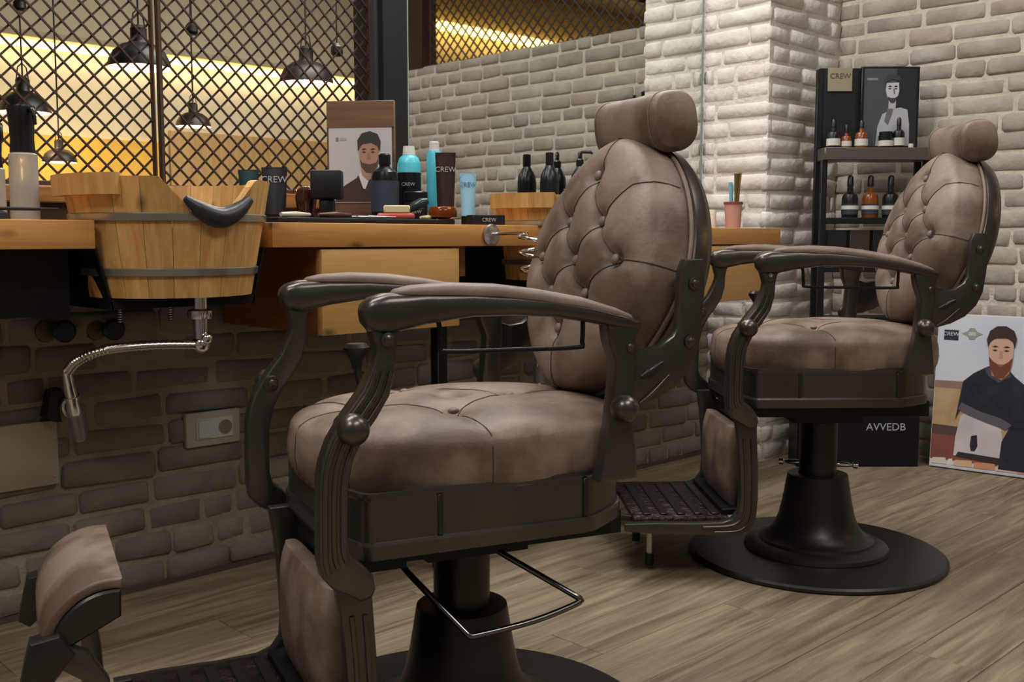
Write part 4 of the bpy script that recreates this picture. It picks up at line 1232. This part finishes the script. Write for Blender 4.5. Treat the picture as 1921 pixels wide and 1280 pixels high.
put('header_panel', box_me('header_panel', -hw, hw - .06, .090, .102, 1.178, 1.475, .001, 1), mat('header_black', (22, 22, 24), 0.5), st)
sg = put('brand_tag', box_me('brand_tag', -hw + .028, -hw + .118, .083, .0898, 1.39, 1.475, .001, 1), mat('tag_beige', (150, 142, 120), 0.6), st)
put('lettering', text_me('lettering', 'CREW', .027), mat('tag_print', (96, 82, 70), .6), sg, (-hw + .073, .082, 1.445), (PI / 2, 0, 0))
M4 = Matrix.Translation((3.635, 1.83, 0)) @ Matrix.Rotation(RT, 4, 'Z')
def stand_pt(x, y, z): return M4 @ Vector((x, y, z))
# framed black and white photograph on the top shelf
ph = thing('framed_photo', 'black framed monochrome portrait of a man standing on the stand top', 'picture', stand_pt(.066, .068, 1.1785), RT)
put('frame', box_me('frame', -.108, .105, -.008, .006, 0, .298, .002, 1), mat('frame_black', (18, 18, 20), 0.4), ph)
pr = put('print', box_me('print', -.098, .095, -.0095, -.008, .008, .290), mat('print_slate_dark', (72, 76, 82), 0.5), ph)
GR1 = mat('print_grey_light', (178, 180, 184), .6); GR2 = mat('print_grey_face', (196, 196, 198), .6); GRD = mat('print_charcoal', (36, 37, 40), .6)
shape('backdrop', [(.02, .010), (.02, .29), (.094, .29), (.094, .010)], GRD, pr, -.0096)
shape('shirt', [(-.052, .010), (-.046, .08), (-.03, .125), (.0, .142), (.035, .15), (.062, .142), (.07, .09), (.072, .010)], GR1, pr, -.0102)
shape('scarf', [(-.012, .145), (-.022, .10), (-.008, .085), (.004, .12), (.01, .145)], mat('print_grey_mid', (104, 106, 112), .6), pr, -.0107)
shape('face', [(-.018, .238), (-.02, .212), (-.014, .186), (.0, .168), (.012, .168), (.024, .186), (.03, .21), (.028, .24)], GR2, pr, -.0112)
shape('neck', [(-.008, .18), (-.008, .145), (.018, .145), (.02, .18)], GR1, pr, -.0108)
shape('hair', [(-.022, .225), (-.024, .25), (-.012, .268), (.01, .272), (.03, .262), (.034, .236), (.028, .246), (.004, .252), (-.014, .244)], mat('print_grey_hair', (62, 63, 66), .6), pr, -.0116)
for ex in (-.005, .017): shape('eye', [(ex - .006, .217), (ex, .220), (ex + .006, .217), (ex, .215)], GRD, pr, -.0117)
for ex in (-.005, .017): shape('brow', [(ex - .008, .224), (ex, .229), (ex + .008, .225), (ex, .223)], GRD, pr, -.0117)
shape('nose_shade', [(.007, .218), (.010, .198), (.015, .196), (.012, .218)], mat('print_grey_mid', (104, 106, 112), .6), pr, -.0117)
shape('beard', [(-.014, .190), (-.008, .176), (.0, .166), (.012, .166), (.021, .178), (.026, .192), (.014, .184), (-.002, .184)], mat('print_grey_hair', (62, 63, 66), .6), pr, -.0117)
shape('caption', [(-.088, .248), (-.088, .256), (-.05, .256), (-.05, .248)], mat('print_grey_pale', (128, 134, 140), .6), pr, -.0096)
# bottles on the stand
def stand_bottle(label, x, z, r, h, neck, body, band, group, y=.05):
    t = thing('dropper_bottle' if neck < .03 else 'product_bottle', label, 'bottle', stand_pt(x, y, z), RT, group)
    lathe('bottle_body', [(0, 0), (r * .96, 0), (r, .003), (r, h * .62), (r * .85, h * .74), (r * .4, h * .82), (r * .34, h), (0, h)], body, t, seg=20)
    lathe('cap', [(0, h), (r * .42, h), (r * .36, h + neck), (r * .2, h + neck + .006), (0, h + neck + .006)], BLACK_P, t, seg=16)
    lathe('paper_label', [(r + .0002, h * .10), (r + .001, h * .10), (r + .001, h * .44), (r + .0002, h * .44)], band, t, seg=20)
    return t
AMB2 = mat('amber_brown_glass', (128, 66, 30), 0.15, coat=0.3); LBL = mat('label_white', (206, 204, 196), .5); LBD = mat('label_dark', (52, 56, 60), .5)
for i, (x, r, h, b, lb, lab) in enumerate(((-.150, .024, .075, BLACK_P, LBL, 'black bottle with white label at the pillar end of the stand top'),
                                      (-.103, .018, .055, AMB2, LBL, 'small amber bottle with white label next to the pillar end bottle'),
                                      (-.048, .023, .072, AMB2, LBL, 'larger amber bottle with white label before the framed portrait edge'),
                                      (.088, .021, .082, BLACK_P, LBL, 'dark dropper bottle with white label before the portrait shirt'))):
    stand_bottle(lab, x, 1.1785, r, h, .022, b, lb, 'small bottles on the stand top', .026)
t = bottle('jar', 'square shouldered black jar with white label on the stand top', 'jar', *stand_pt(.042, .028, 0)[:2], [(0, 0), (.026, 0), (.026, .044), (.024, .046), (0, .046)], BLACK_P, [(0, .046), (.024, .046), (.024, .058), (0, .059)], BLACK_P, RT, z=1.1785, label_band=(.006, .026, .0262, LBL))
t = bottle('jar', 'tiny pale tin at the open end of the stand top', 'jar', *stand_pt(.128, .01, 0)[:2], [(0, 0), (.009, 0), (.009, .014), (0, .015)], mat('label_white', (206, 204, 196), .5), z=1.1785)
for i, (x, b, lab) in enumerate(((-.075, BLACK_P, 'dark tall bottle with pale label on the stand shelf below the top, nearest the pillar'), (.0, AMB2, 'amber tall bottle with pale label between two dark bottles'), (.075, BLACK_P, 'dark tall bottle with pale label beside the chair back, on the stand shelf'))):
    stand_bottle(lab, x, .9255, .029, .115, .034, b, LBD, 'tall bottles on the middle shelf', .05)
    tb = [o for o in COL.objects if o.get('label') == lab][0]
    lathe('white_band', [(.0302, .030), (.0312, .030), (.0312, .044), (.0302, .044)], LBL, tb, seg=20)
for i, (x, lab) in enumerate(((-.13, 'black carton with pale mark on the low stand shelf at the pillar end'), (-.045, 'dark brown carton with pale mark in the middle of the low stand shelf'), (.04, 'black carton with pale mark at the chair side of the low stand shelf'))):
    t = thing('product_carton', lab, 'box', stand_pt(x, .05, .7455), RT, 'cartons on the low stand shelf')
    put('carton', box_me('carton', -.036, .036, -.035, .035, 0, .135, .001, 1), mat('carton_%d' % (i % 2), ((20, 20, 24), (58, 48, 42))[i % 2], .5), t)
    put('pale_mark', box_me('pale_mark', -.014, .014, -.0364, -.0352, .05, .064), mat('mark_pale', (150, 154, 156), .5), t)

# ------------------------------------------------------------------ leaning poster on the floor
pz = thing('leaning_poster', 'large printed board of a bearded man in a jacket leaning on the wall', 'poster', (3.828, 1.425, 0.004), 0)
pz.rotation_euler = (math.radians(-5.0), 0, math.radians(-84))
PWD, PHT = .240, .570
put('board', box_me('board', -PWD, PWD, -.004, .004, 0, PHT, .001, 1), mat('board_white', (226, 224, 222), .5), pz)
pp = put('print', box_me('print', -PWD + .002, PWD - .002, -.0048, -.004, .004, PHT - .004), mat('print_sky', (206, 212, 226), .55, rgb2=(222, 224, 230), nscale=3), pz)
def pshape(nm, pts, m, par, y): return shape(nm, [(-.240 + (max(-.215, min(.33, p[0])) + .215) * .88 if p[0] < .195 else .237, p[1] * .985) for p in pts], m, par, y)
z = -.0049
pshape('plain', [(-.212, .10), (-.212, .318), (.212, .318), (.212, .10)], mat('print_sand', (198, 168, 128), .6, rgb2=(176, 144, 108), nscale=12), pp, z)
pshape('far_hills', [(-.212, .30), (-.212, .326), (.0, .330), (.212, .322), (.212, .30)], mat('print_hills', (150, 122, 108), .6), pp, z - .0005)
pshape('red_ground', [(-.212, .03), (-.212, .14), (-.05, .135), (.212, .13), (.212, .03)], mat('print_red_earth', (150, 84, 70), .6, rgb2=(120, 70, 66), nscale=10), pp, z - .0005)
pshape('dark_strip', [(-.212, .125), (-.212, .16), (-.08, .158), (-.08, .125)], mat('print_umber', (92, 72, 68), .6), pp, z - .001)
for k, (x0, x1, c) in enumerate(((-.205, -.145, (224, 210, 196)), (-.142, -.118, (232, 224, 214)), (-.115, -.04, (226, 182, 150)), (-.037, .05, (214, 150, 112)), (.053, .13, (222, 190, 164)), (.133, .205, (206, 150, 120)))):
    pshape('vest_patch', [(x0, .012), (x0 + .004, .034), (x1 - .004, .038), (x1, .014)], mat('print_patch_%d' % k, c, .6), pp, z - .0012)
NV = mat('print_navy_leather', (50, 50, 64), .5, rgb2=(34, 34, 46), nscale=14); WT = mat('print_tshirt', (214, 206, 206), .6, rgb2=(196, 188, 192), nscale=8)
pshape('t_shirt', [(-.118, .05), (-.115, .12), (-.10, .20), (-.04, .24), (.05, .22), (.075, .10), (.07, .05)], WT, pp, z - .0016)
pshape('trousers', [(.06, .02), (.066, .12), (.10, .19), (.212, .19), (.212, .02)], mat('print_ink', (40, 38, 54), .6), pp, z - .0018)
pshape('belt', [(-.11, .048), (-.10, .066), (.06, .06), (.10, .045), (.08, .035)], mat('print_belt', (52, 46, 52), .6), pp, z - .0020)
pshape('jacket', [(-.120, .185), (-.108, .27), (-.098, .33), (-.06, .362), (-.012, .388), (.02, .40), (.06, .40), (.10, .36), (.15, .325), (.20, .28), (.21, .20), (.16, .175), (.10, .168), (.03, .19), (-.04, .218), (-.10, .228)], NV, pp, z - .0024)
pshape('sleeve', [(-.112, .225), (-.098, .25), (-.03, .225), (.06, .205), (.10, .185), (.08, .165), (.0, .185), (-.07, .205)], mat('print_grey_sleeve', (98, 92, 100), .6), pp, z - .0028)
pshape('collar', [(-.02, .385), (.0, .355), (.04, .335), (.085, .36), (.075, .40)], mat('print_collar', (78, 74, 84), .6), pp, z - .0030)
pshape('neck', [(.006, .41), (.01, .36), (.05, .345), (.078, .37), (.08, .41)], mat('print_neck', (176, 124, 102), .6), pp, z - .0032)
pshape('face', [(-.006, .490), (-.006, .44), (.006, .39), (.03, .362), (.055, .362), (.08, .39), (.088, .44), (.088, .495)], mat('print_face', (214, 172, 152), .6), pp, z - .0036)
pshape('beard', [(-.004, .428), (.002, .39), (.026, .352), (.056, .352), (.082, .388), (.088, .43), (.072, .412), (.055, .402), (.03, .402), (.012, .412)], mat('print_auburn', (120, 66, 48), .6), pp, z - .0040)
pshape('lips', [(.028, .398), (.042, .393), (.058, .398), (.042, .402)], mat('print_lips', (170, 96, 86), .6), pp, z - .0044)
for ex in (.018, .062): pshape('eye', [(ex - .011, .452), (ex, .456), (ex + .011, .452), (ex, .448)], mat('print_eye', (64, 44, 40), .6), pp, z - .0040)
for ex in (.018, .062): pshape('brow', [(ex - .014, .464), (ex, .470), (ex + .014, .465), (ex, .462)], mat('print_eye', (64, 44, 40), .6), pp, z - .0040)
pshape('nose', [(.036, .452), (.033, .424), (.042, .419), (.051, .424), (.046, .452)], mat('print_nose', (198, 150, 130), .6), pp, z - .0040)
pshape('hair', [(-.010, .462), (-.016, .49), (-.006, .522), (.02, .540), (.055, .542), (.086, .526), (.098, .498), (.092, .462), (.084, .484), (.06, .500), (.02, .498), (.0, .482)], mat('print_brown_hair', (62, 44, 42), .6), pp, z - .0044)
pshape('watch', [(-.055, .095), (-.052, .13), (-.03, .135), (-.025, .095), (-.035, .075), (-.05, .075)], mat('print_ink', (40, 38, 54), .6), pp, z - .0030)
pshape('logo_box', [(-.188, .480), (-.188, .518), (-.130, .518), (-.130, .480)], mat('print_logo_navy', (44, 46, 66), .6), pp, z - .0006)
put('logo_lettering', text_me('logo_lettering', 'CREW', .020), mat('print_logo_white', (222, 222, 226), .6), pp, (-.1915, z - .0013, .495), (PI / 2, 0, 0))
pshape('emblem', [(-.118, .507), (-.095, .516), (-.086, .528), (-.066, .528), (-.057, .516), (-.034, .507), (-.057, .498), (-.066, .486), (-.086, .486), (-.095, .498)], mat('print_emblem', (150, 154, 152), .6), pp, z - .0006)
pshape('emblem_core', [(-.090, .500), (-.090, .514), (-.062, .514), (-.062, .500)], mat('print_emblem_core', (196, 196, 186), .6), pp, z - .0011)

# ------------------------------------------------------------------ ceiling lights of the salon, the last three added as fill
for i, (x, y, sx, sy, wt) in enumerate(PANELS):
    t = thing('ceiling_light', ['flat ceiling light over the bucket basin', 'flat ceiling light over the counter before the mirror', 'flat fill light added by the back brick wall', 'flat fill light added behind the chairs', 'flat fill light added near the plain side wall'][i], 'ceiling light', (x, y, CEIL - .03), group='salon ceiling lights')
    put('housing', box_me('housing', -sx / 2 - .02, sx / 2 + .02, -sy / 2 - .02, sy / 2 + .02, .002, .13, .003, 1), WHITE_P, t)

# ------------------------------------------------------------------ the room behind the lattice
GLOW = mat('warm_led', (255, 222, 140), 0.5, emit=5.0)
cove = thing('light_cove', 'long warm glowing light strip under the soffit of the far wall', 'light strip', (5.0, 8.44, 2.31))
put('led_strip', box_me('led_strip', -4.6, 3.5, -.03, .03, 0, .05), GLOW, cove)
struct(box('trim_4', -1.5, 8.6, 8.36, 8.5, 2.375, 2.42, mat('ledge_tan', (176, 164, 140), .85)))
area('back_room_fill_light', (4.2, 5.4, 3.66), 2.4, 1.2, 175, (1.0, .94, .85))  # unseen fill added to brighten the wall behind the lattice
pb_ = thing('ceiling_light', 'large flat fill light added over the room behind the lattice', 'ceiling light', (4.2, 5.4, 3.665))
put('housing', box_me('housing', -1.25, 1.25, -.65, .65, .003, .035, .002, 1), WHITE_P, pb_)
area('led_strip_light', (5.0, 8.36, 2.30), 6.5, 0.06, 9, (1.0, 0.86, 0.58), (math.radians(38), 0, 0))
WP = wood('wall_panel_timber', (196, 166, 116), (168, 136, 88), 'Z', knots=False)
pn = struct(box('trim_5', 4.2, 8.6, 8.46, 8.5, 0, 1.76, WP))
pn2 = struct(box('trim_6', -1.5, 4.15, 8.44, 8.5, 0, 1.65, mat('yellow_niche', (226, 186, 84), .7, rgb2=(196, 152, 60), nscale=1.5)))
area('niche_light', (2.9, 8.0, 1.9), 1.6, .1, 5, (1.0, .80, .40), (math.radians(40), 0, 0))
SHADE = mat('lamp_black_enamel', (26, 24, 24), .45, .2)
INNER = mat('lamp_peach_inner', (250, 190, 160), .5, emit=0.9)
BULB = mat('lamp_bulb', (255, 226, 190), .4, emit=30)
def pendant(label, x, y, z, r, cord=True, watts=8):
    t = thing('pendant_lamp', label, 'pendant lamp', (x, y, z), 0, 'black pendant lamps behind the lattice')
    k = r / .19
    lathe('shade', [(.19 * k, 0), (.192 * k, .004 * k), (.182 * k, .05 * k), (.155 * k, .10 * k), (.105 * k, .14 * k), (.055 * k, .155 * k), (.05 * k, .17 * k), (.05 * k, .24 * k), (.03 * k, .26 * k), (0, .262 * k)], SHADE, t, seg=40)
    lathe('reflector', [(.188 * k, .001 * k), (.178 * k, .05 * k), (.15 * k, .098 * k), (.10 * k, .135 * k), (0, .15 * k)], INNER, t, seg=40)
    put('bulb', sphere_me('bulb', .034 * k), BULB, t, (0, 0, .055 * k))
    tube('cord', [(0, 0, .26 * k), (0, 0, 3.69 - z)], .006, SHADE, t, 8)
    for s in (-1, 1): tube('hanger', [(s * .045 * k, 0, .235 * k), (s * .03 * k, 0, .33 * k), (0, 0, .36 * k)], .005 * k, SHADE, t, 6)
    l = bpy.data.lights.new('pendant_light', 'POINT'); l.energy = watts; l.color = (1.0, .80, .56); l.shadow_soft_size = .05
    lo = bpy.data.objects.new('pendant_light', l); COL.objects.link(lo); lo.location = (x, y, z - .02)
    return t
pendant('black dome pendant lamp hanging behind the split post of the lattice', 2.973, 6.368, 1.903, .19)
pendant('black dome pendant lamp hanging behind the lattice next to the black post', 4.252, 6.46, 1.947, .19)
pendant('small black pendant lamp seen low between the two large lamps', 3.728, 7.142, 1.657, .125, watts=8)
pendant('black pendant lamp hanging behind the spray bottles', 2.739, 7.694, 1.721, .18, watts=10)
pendant('small black pendant lamp hanging low before the yellow wall', 3.013, 7.803, 1.398, .12, watts=6)
for i, (x, y, z, lab) in enumerate(((2.653, 7.445, 2.361, 'small black spotlight above the yellow wall'), (3.468, 6.629, 2.204, 'small black spotlight beside the split post'), (4.154, 5.941, 2.062, 'small black spotlight near the black post'))):
    t = thing('spotlight', lab, 'spotlight', (x, y, z))
    lathe('head', [(0, 0), (.03, .002), (.042, .02), (.04, .06), (.018, .085), (0, .087)], SHADE, t, seg=20)
    tube('stem', [(0, 0, .08), (0, 0, 3.69 - z)], .005, SHADE, t, 6)
# warm strip behind the back wall lattice
c2 = thing('light_cove', 'warm light strip on the wall behind the brick wall lattice', 'light strip', (6.3, -1.37, 2.44))
put('led_strip', box_me('led_strip', -2.2, 2.2, -.03, .03, 0, .06), GLOW, c2)
area('side_strip_light', (6.3, -1.28, 2.42), 4.2, .06, 10, (1.0, .84, .52), (math.radians(-40), 0, 0))
struct(box('trim_8', 4.05, 8.6, -1.4, -0.9, 2.85, 3.0, DKW))
